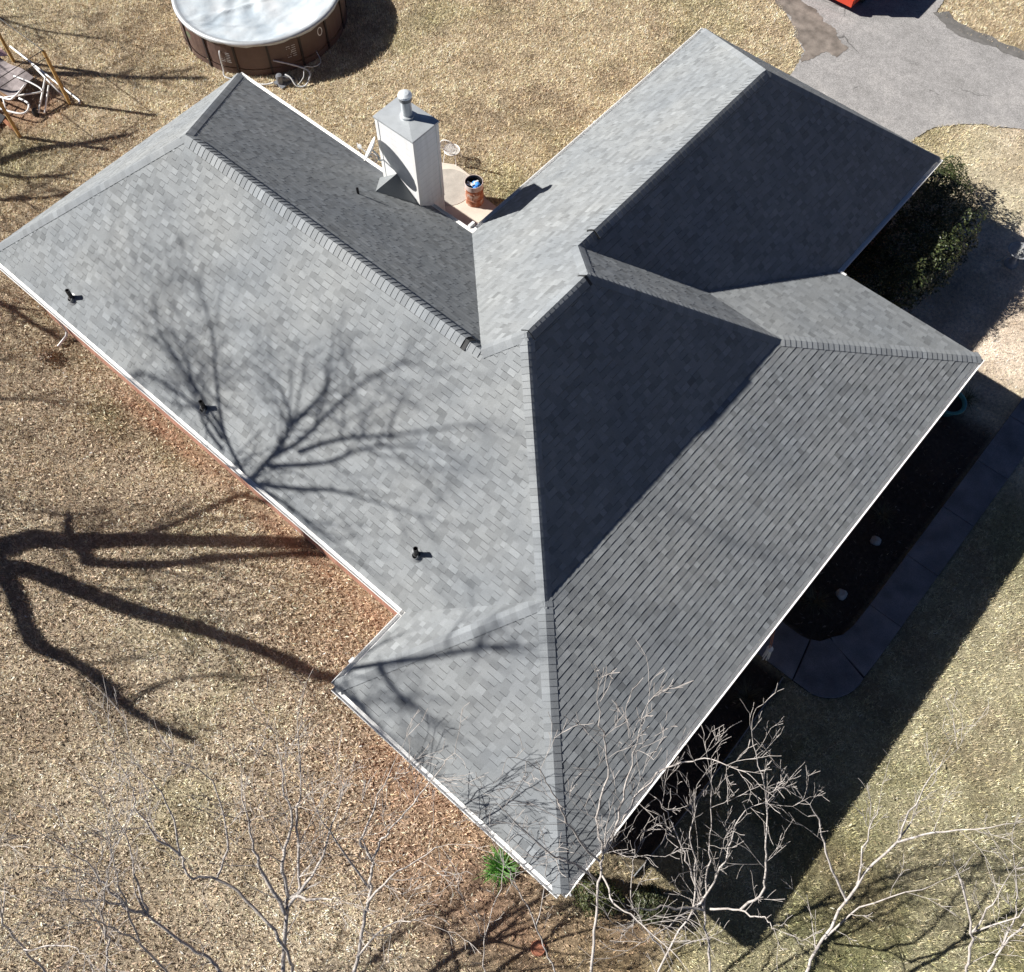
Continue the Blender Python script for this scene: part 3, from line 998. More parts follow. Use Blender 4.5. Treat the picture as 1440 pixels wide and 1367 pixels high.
# ------------------------------------------------------------------ frame of four posts with a white garden swing lying inside it
fr = thing('post_frame', 'yellow wooden post frame joined by thin dark rails on bare clay', 'frame', (-8, 5.2, 0))
PT = 2.1
for x, y in ((-9.56, 6.2), (-6.44, 6.2), (-6.44, 4.17), (-9.56, 4.17)):
    mb = MB(); mb.box((x - .045, y - .045, -.05), (x + .045, y + .045, PT)); mb.build('post', M['wood'], fr)
for a, b, z in (((-9.56, 6.2), (-6.44, 6.2), PT + .02), ((-6.44, 6.2), (-6.44, 4.17), PT + .02), ((-6.40, 6.2), (-6.40, 4.17), PT - .22), ((-9.56, 4.17), (-6.44, 4.17), PT + .02), ((-9.56, 6.2), (-9.56, 4.17), PT + .02)):
    mb = MB(); mb.tube([(*a, z), (*b, z)], .014, 6); mb.build('rail', M['steel'], fr)
mb = MB(); mb.box((-8.4, 4.2, .0), (-6.75, 4.32, .07)); mb.build('ground_board', simple('rusty_board', (.33, .14, .07), .9), fr)
# the white swing: two ladder like side rails, hoops and a cushion
sw = thing('garden_swing', 'white tubular garden swing collapsed inside the wooden post frame', 'swing', (-7.8, 5.2, 0))


def tubes(name, lines, r, mat, parent, sides=7):
    mb = MB()
    for l in lines: mb.tube(l, r, sides)
    return mb.build(name, mat, parent, smooth=True)


g2 = lambda x, y, z: (x, y, z)
tubes('ground_tube', [[(-10.2, 6.55, .05), (-6.25, 6.48, .05), (-6.12, 6.40, .05)]], .032, M['white'], sw)
tubes('side_rail', [smooth_curve([(-9.6, 4.3, .42), (-7.75, 4.72, .46), (-7.35, 4.95, .6), (-7.35, 5.45, .75)], 4)], .034, M['white'], sw)
tubes('side_rail', [smooth_curve([(-9.3, 3.9, .25), (-7.3, 4.55, .28), (-6.85, 4.85, .30), (-7.05, 5.15, .34), (-7.5, 5.1, .34)], 4)], .034, M['white'], sw)
for k in range(5):
    t = .12 + k * .19
    a = Vector((-9.6, 4.3, .42)).lerp(Vector((-7.6, 4.8, .47)), t); b = Vector((-9.3, 3.9, .25)).lerp(Vector((-7.2, 4.6, .28)), t)
    tubes('rung', [[a, b]], .022, M['white'], sw, 6)
tubes('arm_tube', [smooth_curve([(-7.75, 4.75, .46), (-7.2, 5.3, .55), (-7.0, 5.75, .5), (-7.45, 5.7, .6), (-8.1, 5.5, .65)], 4)], .028, M['white'], sw)
tubes('leg_tube', [[(-7.3, 6.15, .6), (-6.75, 5.2, .1)], [(-7.05, 6.05, .5), (-6.62, 5.35, .08)], [(-8.3, 6.3, .5), (-6.6, 6.2, .15)]], .03, M['white'], sw)
mb = MB()
for i in range(8):
    for j in range(6):
        f = lambda a, b: (-9.4 + a * .22 + .05 * sin(b), 4.75 + b * .17 + a * .02, .42 + .12 * sin(a * .8) * sin(b * .9) + .16 * (b / 6) ** 2)
        mb.face([f(i, j), f(i + 1, j), f(i + 1, j + 1), f(i, j + 1)])
mb.build('cushion', M['cushion'], sw, smooth=True)
mb = MB()
for i in range(2):
    for j in range(2):
        f = lambda a, b: (-9.75 + a * .26, 5.75 + b * .14, .62 + .09 * sin(a * 1.3 + b))
        mb.face([f(i, j), f(i + 1, j), f(i + 1, j + 1), f(i, j + 1)])
mb.build('folded_cloth', M['pink'], sw, smooth=True)
mb = MB(); mb.lathe((-6.85, 5.15, .02), [(.001, .22), (.06, .22), (.10, .12), (.11, 0)], 14); mb.build('swivel_foot', M['black'], sw)
tarp = MB()
for i in range(7):
    for j in range(6):
        f = lambda a, b: (-9.8 + a * .42 - .10 * b, 2.9 + b * .24 + .05 * sin(a * 2), .06 + .17 * abs(sin(a * .9 + .3)) * abs(sin(b * .65 + .2)))
        tarp.face([f(i, j), f(i + 1, j), f(i + 1, j + 1), f(i, j + 1)])
tag(tarp.build('black_tarp', M['black'], smooth=True, origin=(-8.8, 3.5, 0)), 'crumpled black tarpaulin lying beside the wooden post frame', 'tarpaulin')

# ------------------------------------------------------------------ by the chimney
dish = thing('satellite_dish', 'white satellite dish on a bent mast at the white chimney', 'satellite dish', (6.6, 8.45, 4.4))
nd = Vector((-.75, -.45, .48)).normalized(); dc = Vector((6.66, 8.27, 4.78))
rot = UP.rotation_difference(nd).to_matrix().to_4x4()
mb = MB(); mb.lathe(dc, [(.001, 0), (.12, .008), (.22, .028), (.30, .055), (.335, .072), (.335, .082), (.30, .067), (.22, .040), (.12, .02), (.001, .012)], 28, 1, rot); mb.build('reflector', M['white'], dish, smooth=True)
mb = MB(); mb.tube(smooth_curve([dc - nd * .02, dc - nd * .16 + Vector((0, 0, -.1)), (6.70, 8.42, 4.35), (6.66, 8.56, 4.22), (6.62, 8.605, 4.2)]), .024, 8); mb.build('mast', M['hose'], dish, smooth=True)
mb = MB(); tip = dc + nd * .38 - UP * .12; mb.tube([dc - UP * .28 + nd * .05, tip], .013, 6); mb.box(tuple(tip - Vector((.04, .04, .03))), tuple(tip + Vector((.04, .04, .05)))); mb.build('feed_arm', M['hose'], dish)


def wire_chair(x, y, rz, label):
    t = thing('wire_chair', label, 'chair', (x, y, 0), 'white wire chairs on the patio')
    m4 = Matrix.Translation((x, y, 0)) @ Matrix.Rotation(rz, 4, 'Z')
    T = lambda p: m4 @ Vector(p)
    def net(name, fn, nu, nv):
        mb = MB()
        for i in range(nu + 1):
            mb.tube([T(fn(i / nu, j / 8)) for j in range(9)], .007, 4)
        for j in range(nv + 1):
            mb.tube([T(fn(i / 8, j / nv)) for i in range(9)], .007, 4)
        o = mb.build(name, M['white'], t); return o
    circ = lambda a, b: (lambda u, v: (u * sqrt(max(0, 1 - v * v / 2)), v * sqrt(max(0, 1 - u * u / 2))))(2 * a - 1, 2 * b - 1)
    net('seat', lambda a, b: (circ(a, b)[0] * .25, circ(a, b)[1] * .25, .45), 9, 9)
    net('backrest', lambda a, b: (circ(a, b)[0] * .27, .26 + .05 * circ(a, b)[1], .82 + circ(a, b)[1] * .30), 9, 9)
    mb = MB()
    for z, r, yy in ((.45, .25, 0), ): mb.tube([T((r * cos(k * pi / 12), r * sin(k * pi / 12), z)) for k in range(25)], .014, 6)
    mb.tube([T((.27 * cos(k * pi / 12), .26 + .05 * sin(k * pi / 12), .82 + .30 * sin(k * pi / 12))) for k in range(25)], .014, 6)
    mb.build('rim', M['white'], t)
    for sx, sy in ((-1, -1), (1, -1), (1, 1), (-1, 1)):
        mb = MB(); mb.tube([T((.17 * sx, .17 * sy, .45)), T((.23 * sx, .23 * sy, 0))], .014, 6); mb.build('leg', M['white'], t)
    return t


wire_chair(5.05, 12.75, radians(200), 'white wire mesh chair to the right of the chimney near the drum')
wire_chair(3.35, 10.75, radians(150), 'white wire mesh chair half hidden left of the chimney')
drum = thing('burn_barrel', 'rusty open steel drum holding blue rubbish on the patio', 'barrel', (6.78, 11.9, 0))
dx, dy = 6.78, 11.9
prof = [(.285, .05)]
for z in (.30, .60): prof += [(.285, z - .02), (.30, z), (.285, z + .02)]
mb = MB(); mb.lathe((dx, dy, 0), prof + [(.285, .84)], 28); mb.build('drum_wall', M['rust'], drum, smooth=False)
mb = MB(); mb.lathe((dx, dy, 0), [(.286, .70), (.286, .87), (.295, .88), (.285, .89), (.272, .885), (.27, .70)], 28, 1.0); mb.build('pale_drum_top', simple('chalky_drum_paint', (.5, .42, .40), .8, var=.3), drum)
mb = MB(); mb.lathe((dx, dy, 0), [(.268, .885), (.262, .45), (.001, .45)], 28); mb.build('drum_lining', M['black'], drum)
rub = thing('blue_rubbish', 'bright blue plastic bag and bottles inside the rusty drum', 'rubbish', (dx, dy, .5))
mb = MB()
for k, (bx, by, bz, s) in enumerate(((.03, .02, .62, .16), (.08, .08, .68, .12), (-.05, .08, .64, .12), (.1, -.04, .64, .1))):
    rr = random.Random(k)
    pr = [(s * .2 * (1 + rr.uniform(-.2, .2)), -.14), (s, -.1), (s * 1.05, .02), (s * .6, .12), (.001, .15)]
    mb.lathe((dx + bx, dy + by, bz), pr, 7, 1 + .5 * rr.random())
mb.build('bag', M['blue'], rub)
mb = MB()
for px, py, a in ((-.14, -.05, .4), (-.11, -.12, .9), (.0, -.02, 1.4), (-.02, .12, 1.5)):
    mb.box((-.09, -.03, 0), (.09, .03, .03), 1, Matrix.Translation((dx + px, dy + py, .76)) @ Matrix.Rotation(a, 4, 'Z') @ Matrix.Rotation(.3, 4, 'Y'))
mb.build('scrap', M['white'], rub)

# ------------------------------------------------------------------ red car off the top of the driveway
car = thing('red_car', 'red boxy car parked on the driveway at the top edge of the view', 'car', (10.1, 29.5, 0))
m4 = Matrix.Translation((10.1, 29.5, 0)) @ Matrix.Rotation(radians(91), 4, 'Z')
CW, CL = .92, 2.3
def carbody():
    mb = MB()
    xs = [-2.3, -2.2, -1.5, -.6, .9, 1.55, 2.2, 2.3]; zt = [.75, .95, 1.0, 1.02, 1.02, 1.0, .92, .72]
    rows = []
    for x, z in zip(xs, zt):
        e = .86 if abs(x) > 2.25 else (.95 if abs(x) > 2 else 1)
        rows.append([Vector((x, -CW * e, .28)), Vector((x, -CW * e * 1.02, .6)), Vector((x, -CW * e * .95, z - .05)), Vector((x, -CW * e * .8, z)), Vector((x, CW * e * .8, z)), Vector((x, CW * e * .95, z - .05)), Vector((x, CW * e * 1.02, .6)), Vector((x, CW * e, .28))])
    for a, b in zip(rows[:-1], rows[1:]):
        for i in range(7): mb.face([m4 @ a[i], m4 @ b[i], m4 @ b[i + 1], m4 @ a[i + 1]])
    mb.face([m4 @ p for p in rows[0]][::-1]); mb.face([m4 @ p for p in rows[-1]])
    return mb
carbody().build('body', M['red'], car)
mb = MB(); lo = [(-2.24, -.86), (1.0, -.86), (1.0, .86), (-2.24, .86)]; hi = [(-2.12, -.76), (.35, -.76), (.35, .76), (-2.12, .76)]
for i in range(4):
    a, b = lo[i], lo[(i + 1) % 4]; c, d = hi[(i + 1) % 4], hi[i]
    mb.face([m4 @ Vector((*a, 1.0)), m4 @ Vector((*b, 1.0)), m4 @ Vector((*c, 1.62)), m4 @ Vector((*d, 1.62))])
mb.build('window', M['glass'], car)
mb = MB(); mb.box((-2.16, -.79, 1.622), (.4, .79, 1.68), 1, m4); mb.build('car_roof', M['red'], car)
for x in (-1.4, 1.4):
    for y in (-.84, .84):
        mm = m4 @ Matrix.Translation((x, y, .33)) @ Matrix.Rotation(pi / 2, 4, 'X')
        mb = MB(); mb.lathe((0, 0, 0), [(.2, -.11), (.33, -.1), (.33, .1), (.2, .11), (.001, .11)], 20, 1, None)
        mb.v = [tuple(mm @ Vector(p)) for p in mb.v]; wh = mb.build('wheel', M['tyre'], car)
        mb = MB(); mb.lathe((0, 0, 0), [(.001, .115), (.19, .112), (.2, -.112), (.001, -.115)], 16); mb.v = [tuple(mm @ Vector(p)) for p in mb.v]; mb.build('rim', M['galv'], wh)
mb = MB(); mb.box((-2.40, -.88, .30), (-2.28, .88, .56), 1, m4); mb.build('bumper', M['red'], car)
mb = MB(); mb.box((2.28, -.85, .32), (2.38, .85, .55), 1, m4); mb.build('bumper', M['red'], car)
for y in (-.62, .62):
    mb = MB(); mb.box((2.22, y - .16, .62), (2.325, y + .16, .76), 1, m4); mb.build('headlight', M['glass'], car)

# ------------------------------------------------------------------ small things in front
bath = thing('birdbath', 'grey stone birdbath basin on the shaded lawn at the right edge', 'birdbath', (20.8, 20.75, 0))
mb = MB(); mb.lathe((20.8, 20.75, 0), [(.20, 0), (.20, .05), (.12, .10), (.08, .3), (.10, .48)], 18); mb.build('pedestal', M['greystone'], bath)
mb = MB(); mb.lathe((20.8, 20.75, 0), [(.10, .48), (.25, .54), (.33, .62), (.345, .63), (.32, .64), (.24, .58), (.001, .55)], 24); mb.build('basin', M['greystone'], bath)
mb = MB(); mb.lathe((20.9, 20.72, .55), [(.001, .12), (.07, .10), (.12, .05), (.13, .0)], 12); mb.lathe((20.84, 20.82, .66), [(.001, .06), (.03, .05), (.04, 0)], 8); mb.build('stone_lid', M['stone'], bath)
mb = MB(); mb.tube([(20.42, 20.55, .02), (20.5, 20.62, .06), (20.58, 20.66, .3)], .025, 6); mb.build('spout', M['stone'], bath)

pl = thing('teal_planter', 'round teal glazed planter under the front eave', 'planter', (21.93, 14.85, 0))
mb = MB(); mb.lathe((21.9, 14.85, 0), [(.24, 0), (.36, .30), (.42, .42), (.44, .44), (.43, .47), (.36, .47), (.33, .43), (.31, .3)], 28); mb.build('pot', M['teal'], pl, smooth=True)
mb = MB(); mb.lathe((21.9, 14.85, 0), [(.325, .40), (.001, .41)], 20); mb.build('soil', M['soil'], pl)

edg = MB()
pts = smooth_curve([(22.78, 5.40, 0), (22.83, 4.2, 0), (22.86, 2.9, 0), (22.86, 1.0, 0), (22.8, -.6, 0)], 5)
for a, b in zip(pts[:-1], pts[1:]):
    n = Vector((.012, 0, 0)); edg.face([a + n + UP * .11, b + n + UP * .11, b - n + UP * .11, a - n + UP * .11]); edg.face([a + n, b + n, b + n + UP * .11, a + n + UP * .11]); edg.face([b - n, a - n, a - n + UP * .11, b - n + UP * .11])
tag(edg.build('bed_edging', M['greystone'], origin=(22.8, 3, 0)), 'thin metal strip edging the dark bed below the walkway', 'garden edging')


def rock(x, y, s, seed, label, lab_g):
    r = random.Random(seed); bm = bmesh.new(); bmesh.ops.create_icosphere(bm, subdivisions=2, radius=s)
    for v in bm.verts:
        v.co *= 1 + r.uniform(-.18, .18); v.co.z *= .75
    mb = MB(); mb.mesh([v.co + Vector((x, y, s * .55)) for v in bm.verts], [tuple(v.index for v in f.verts) for f in bm.faces]); bm.free()
    return tag(mb.build('garden_stone', M['stone'], origin=(x, y, 0)), label, 'stone', lab_g)


rock(22.55, 10.07, .14, 1, 'pale lump of stone in the dark bed, farther up the walkway', 'pale stones in the front bed')
s2 = rock(22.68, 8.2, .15, 2, 'pale lump of stone in the dark bed beside the walkway bend', 'pale stones in the front bed')
orn = thing('hanging_ornament', 'small white ornament hanging on cords from the front eave', 'ornament', (22.1, 5.05, 1.9))
mb = MB()
for k in range(7):
    a = k * .9; mb.tube([(22.12 + .05 * cos(a), 5.03 + .05 * sin(a), 1.95), (22.16 + .07 * cos(a), 5.01 + .07 * sin(a), 1.45 - .03 * (k % 3))], .016, 6)
mb.lathe((22.12, 5.03, 1.95), [(.08, 0), (.08, .02), (.001, .05)], 10); mb.build('tubes', M['white'], orn)
mb = MB(); mb.tube([(21.95, 5.0, 2.86), (22.1, 5.02, 2.0)], .008, 5); mb.tube([(21.95, 5.1, 2.86), (22.12, 5.06, 2.0)], .008, 5); mb.build('cord', M['terracotta'], orn)
pot = MB(); pot.lathe((22.12, -3.12, 0), [(.16, 0), (.165, .03), (.15, .045), (.135, .03), (.001, .028)], 22)
tag(pot.build('clay_saucer', M['terracotta'], origin=(22.12, -3.12, 0)), 'round terracotta saucer lying on the grass near the south corner', 'saucer')


# ------------------------------------------------------------------ leaf and blade clouds
def blade_mesh(V, C, T, base, direc, length, width, colr, bend, nseg=2, rng=NR):
    """one narrow bent leaf as a strip of triangles, appended to lists"""
    side = direc.cross(UP)
    side = side.normalized() if side.length > 1e-4 else Vector((1, 0, 0))
    n0 = len(V); p = Vector(base); d = direc.normalized()
    for i in range(nseg + 1):
        w = width * (1 - (i / nseg) ** 1.5) + .0008
        V.append(tuple(p - side * w)); V.append(tuple(p + side * w)); C.append(colr); C.append(colr)
        d = (d - UP * bend / nseg).normalized(); p = p + d * (length / nseg)
    for i in range(nseg):
        a = n0 + 2 * i; T.append((a, a + 1, a + 3)); T.append((a, a + 3, a + 2))


def mesh_obj(name, V, T, C, mat, parent, origin, kind=None):
    o = big_mesh(name, np.array(V) - np.array(origin), np.array(T), np.array(C), mat, kind)
    del o['kind']
    o.location = Vector(origin) - (Vector(ORG[parent.name]) if parent else Vector())
    ORG[o.name] = tuple(origin)
    if parent: o.parent = parent
    return o


def spiky(name, x, y, n, L, colr, label, cat, seed, group=None, bend=.9, z=0, w=.008):
    r = random.Random(seed); V, C, T = [], [], []
    for k in range(n):
        a = r.uniform(0, 2 * pi); e = r.uniform(.3, 1.3)
        d = Vector((cos(a) * cos(e), sin(a) * cos(e), sin(e)))
        f = r.uniform(.6, 1.35)
        blade_mesh(V, C, T, (x + r.gauss(0, .05), y + r.gauss(0, .05), z), d, L * r.uniform(.6, 1.15), w, tuple(c * f for c in colr), bend * r.uniform(.6, 1.4), 4)
    o = mesh_obj(name, V, T, C, M['foliage'], None, (x, y, z))
    return tag(o, label, cat, group)


gd = (.10, .09, .05)
spiky('spiky_grass', 22.26, 7.62, 130, .55, gd, 'dark spiky grass clump in the bed nearest the walkway bend', 'plant', 1, 'spiky clumps in the front beds', w=.006)
spiky('spiky_grass', 22.3, 10.84, 110, .5, gd, 'dark spiky grass clump in the bed above the farther pale stone', 'plant', 2, 'spiky clumps in the front beds', w=.006)
spiky('spiky_grass', 22.38, 4.45, 140, .58, gd, 'dark spiky grass clump in the bed inside the thin metal edging', 'plant', 3, 'spiky clumps in the front beds', w=.006)
spiky('spiky_grass', 22.2, 15.55, 90, .45, (.13, .12, .06), 'straggly grass clump between the teal planter and the house corner', 'plant', 4, 'spiky clumps in the front beds', w=.006)
spiky('green_lily_plant', 20.4, -2.42, 190, .52, (.10, .26, .045), 'bright green strappy plant beside the south gutter', 'plant', 5, w=.014)


def leaf_cloud(n, sampler, size, colr, r, spread=.35, up=.5):
    V, C, T = [], [], []
    for _ in range(n):
        p, nrm = sampler(r)
        d = Vector((r.gauss(0, 1), r.gauss(0, 1), r.gauss(0, .6))).normalized()
        nn = (nrm + Vector((r.gauss(0, 1), r.gauss(0, 1), r.gauss(up, 1))) * .55).normalized()
        t = (d - nn * d.dot(nn)).normalized(); b = nn.cross(t)
        s = size * r.uniform(.6, 1.3); f = max(.4, r.gauss(1, spread))
        k = len(V)
        V += [tuple(p - t * s), tuple(p + b * s * .48 + nn * s * .12), tuple(p + t * s), tuple(p - b * s * .48 + nn * s * .12)]
        cc = (colr[0] * f * r.uniform(.85, 1.2), colr[1] * f, colr[2] * f * r.uniform(.8, 1.1)); C += [cc] * 4
        T += [(k, k + 1, k + 2), (k, k + 2, k + 3)]
    return V, C, T


def shrub(name, label, cat, lumps, n, size, colr, seed, group=None, stems=8):
    """lumps: ellipsoids (x, y, z, rx, ry, rz); leaves sit in a thick skin round them"""
    r = random.Random(seed)
    wts = [l[3] * l[4] + l[4] * l[5] + l[3] * l[5] for l in lumps]
    cx = sum(l[0] for l in lumps) / len(lumps); cy = sum(l[1] for l in lumps) / len(lumps)
    t = thing(name, label, cat, (cx, cy, 0), group)
    def smp(r):
        while True:
            l = r.choices(lumps, wts)[0]
            d = Vector((r.gauss(0, 1), r.gauss(0, 1), r.gauss(.25, 1))).normalized()
            bump = 1 + .16 * sin(d.x * 7 + l[0] * 5) * sin(d.y * 6 + l[1] * 3) + .1 * sin(d.z * 11 + l[2])
            k = bump * (1 - abs(r.gauss(0, .10)))
            p = Vector((l[0] + d.x * l[3] * k, l[1] + d.y * l[4] * k, l[2] + d.z * l[5] * k))
            if p.z > .03: return p, d
    V, C, T = leaf_cloud(n, smp, size, colr, r)
    mesh_obj('foliage', V, T, C, M['foliage'], t, (cx, cy, 0))
    mb = MB()
    for k in range(stems):
        l = r.choice(lumps); a = r.uniform(0, 6.28)
        mb.tube([(l[0] + .1 * cos(a), l[1] + .1 * sin(a), 0), (l[0] + l[3] * .3 * cos(a), l[1] + l[4] * .3 * sin(a), l[2]), (l[0] + l[3] * .6 * cos(a), l[1] + l[4] * .6 * sin(a), l[2] + l[5] * .5)], [.03, .02, .008], 5)
    mb.build('stems', M['darkbark'], t)
    return t


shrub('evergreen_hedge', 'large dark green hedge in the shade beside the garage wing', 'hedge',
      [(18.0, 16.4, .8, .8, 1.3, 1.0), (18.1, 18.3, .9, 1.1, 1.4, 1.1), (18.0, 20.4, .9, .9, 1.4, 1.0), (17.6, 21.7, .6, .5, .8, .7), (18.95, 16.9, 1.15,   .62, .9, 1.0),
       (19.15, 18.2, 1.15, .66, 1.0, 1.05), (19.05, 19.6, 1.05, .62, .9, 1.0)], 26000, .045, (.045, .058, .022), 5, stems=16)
shrub('round_shrub', 'small dark evergreen shrub just off the south corner of the house', 'shrub', [(22.35, -1.5, .38, .42, .45, .42), (22.7, -1.35, .3, .3, .3, .33)], 3200, .032, (.07, .085, .03), 6, 'shrubs by the south corner')
shrub('round_shrub', 'darker low shrub behind the bare trunks, right of the corner shrub', 'shrub', [(23.45, -.85, .3, .45, .4, .36)], 2600, .032, (.05, .06, .028), 7, 'shrubs by the south corner')
shrub('leafy_weed', 'bare brown twiggy clump in the dead leaves beside the wall downspout', 'shrub', [(1.45, -.6, .12, .35, .25, .2)], 500, .03, (.25, .17, .11), 8, None, 4)

# ------------------------------------------------------------------ lawn blades and dead leaves
WALLX = np.array(WALL)
VIEW = [(-16.5, 8.5), (13.5, -15.0), (16.5, -14.5), (34.5, 2.0), (34.5, 8.0), (16.5, 35.5), (11, 35.5)]


def ground_pts(n, rng):
    x = rng.uniform(-16.5, 34.5, n); y = rng.uniform(-15, 35.5, n)
    k = inpoly(x, y, VIEW)
    for poly in (WALL, DRIVE, PATIO, WALK_OUT + WALK_IN): k &= ~inpoly(x, y, poly)
    for poly in (DIRT, KERB): k &= ~(inpoly(x, y, poly) & (rng.random(n) < .85))
    k &= ~((x > 1.5) & (x < 15.2) & (y > 1.0) & (y < 8))
    k &= ~((x > 19.8) & (x < 21.45) & (y > -1.85) & (y < 14.1))
    k &= (x - PC.x) ** 2 + (y - PC.y) ** 2 > (PR + .05) ** 2
    return x[k], y[k]


x, y = ground_pts(2300000, NR)
sw_ = np.maximum(soil_w(x, y) * .75, bed_w(x, y) * .93)
thin = fbm(x, y, 1.1, 60)
keep = (NR.random(len(x)) > np.maximum(sw_, .68 * sst(16, 18.5, x) * sst(13, 16, y))) & (NR.random(len(x)) < .55 + .6 * thin)
x, y = x[keep], y[keep]
n = len(x)
clump = vnoise(x, y, .16, 71)
ang = NR.uniform(0, 2 * pi, n); lean = NR.uniform(.1, 1.0, n)
ln = NR.uniform(.045, .115, n) * (.7 + .6 * clump)
wd = NR.uniform(.005, .0135, n)
wd *= np.where(x > 20, .72, 1.0)
z0 = np.full(n, -.012)
tc = tone(x, y)
br = np.exp(NR.normal(0, .27, n)) * (.70 + .6 * clump)
straw = NR.random(n) < .07
hue = np.stack([1 + NR.normal(0, .05, n), np.ones(n), 1 + NR.normal(0, .08, n)], 1)
cb = tc * br[:, None] * hue
straw &= NR.random(n) < np.where(x > 20, .45, 1)
cb[straw] = np.array((.74, .66, .52)) * NR.uniform(.7, 1.1, straw.sum())[:, None]
cb = np.clip(cb, .01, .8)
dxy = np.stack([np.cos(ang), np.sin(ang)], 1); sd = np.stack([-np.sin(ang), np.cos(ang)], 1)
tipxy = np.stack([x, y], 1) + dxy * (ln * np.sin(lean * 1.45))[:, None]
tz = z0 + ln * np.cos(lean * 1.45) + .012
b0 = np.concatenate([np.stack([x, y], 1) - sd * wd[:, None], z0[:, None]], 1)
b1 = np.concatenate([np.stack([x, y], 1) + sd * wd[:, None], z0[:, None]], 1)
tp = np.concatenate([tipxy, tz[:, None]], 1)
V = np.stack([b0, b1, tp], 1).reshape(-1, 3)
T = np.arange(3 * n).reshape(-1, 3)
big_mesh('dry_grass', V, T, np.repeat(cb, 3, 0), M['grass'])

x, y = ground_pts(760000, NR)
nz = fbm(x, y, 2.2, 33)
dens = .08 + .6 * sst(-8, -2, y - .1 * (x - 8)) * sst(.6, -.3, y) * sst(-4, 5, x) * sst(24, 16, x) + .35 * np.exp(-(((x - 14) / 3) ** 2 + ((y + 1.3) / 1.6) ** 2))
dens = dens + .22 * sst(-3, -8, y) + .05 * sst(20, 24, x) * sst(4, -1, y)
dens = np.where(x > 24, dens * .25, dens)
dens = np.where((y > 8), .003, dens) * (.25 + 1.3 * nz)
dens = np.where(bed_w(x, y) > .5, .10, dens)
k = NR.random(len(x)) < dens
x, y = x[k], y[k]; n = len(x)
ang = NR.uniform(0, 2 * pi, n); L = NR.uniform(.026, .066, n); Wd = L * NR.uniform(.16, .38, n)
tl = NR.normal(0, .35, n); cu = NR.uniform(.004, .03, n); zc = NR.uniform(.018, .05, n)
t = np.stack([np.cos(ang) * np.cos(tl), np.sin(ang) * np.cos(tl), np.sin(tl)], 1)
b = np.stack([-np.sin(ang), np.cos(ang), NR.normal(0, .3, n)], 1)
c = np.stack([x, y, zc], 1)
up3 = np.zeros((n, 3)); up3[:, 2] = cu
V = np.stack([c - t * L[:, None], c + b * Wd[:, None] + up3, c + t * L[:, None], c - b * Wd[:, None] + up3], 1).reshape(-1, 3)
i4 = np.arange(n)[:, None] * 4
T = np.concatenate([i4 + np.array([0, 1, 2]), i4 + np.array([0, 2, 3])])
pal = np.array([(.42, .33, .24), (.59, .50, .39), (.28, .21, .15), (.66, .575, .46), (.44, .33, .24), (.52, .43, .33)])
hue_ = tone(x, y); hue_ = hue_ / hue_.mean(1, keepdims=True)
cc = pal[NR.integers(0, 6, n)] * np.exp(NR.normal(0, .18, n))[:, None]
cc *= (.35 + .65 * hue_ / np.array((1.22, 1.02, .76)))
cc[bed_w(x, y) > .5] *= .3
big_mesh('fallen_leaves', V, T, np.repeat(np.clip(cc, .02, .68), 4, 0), M['leaves'])

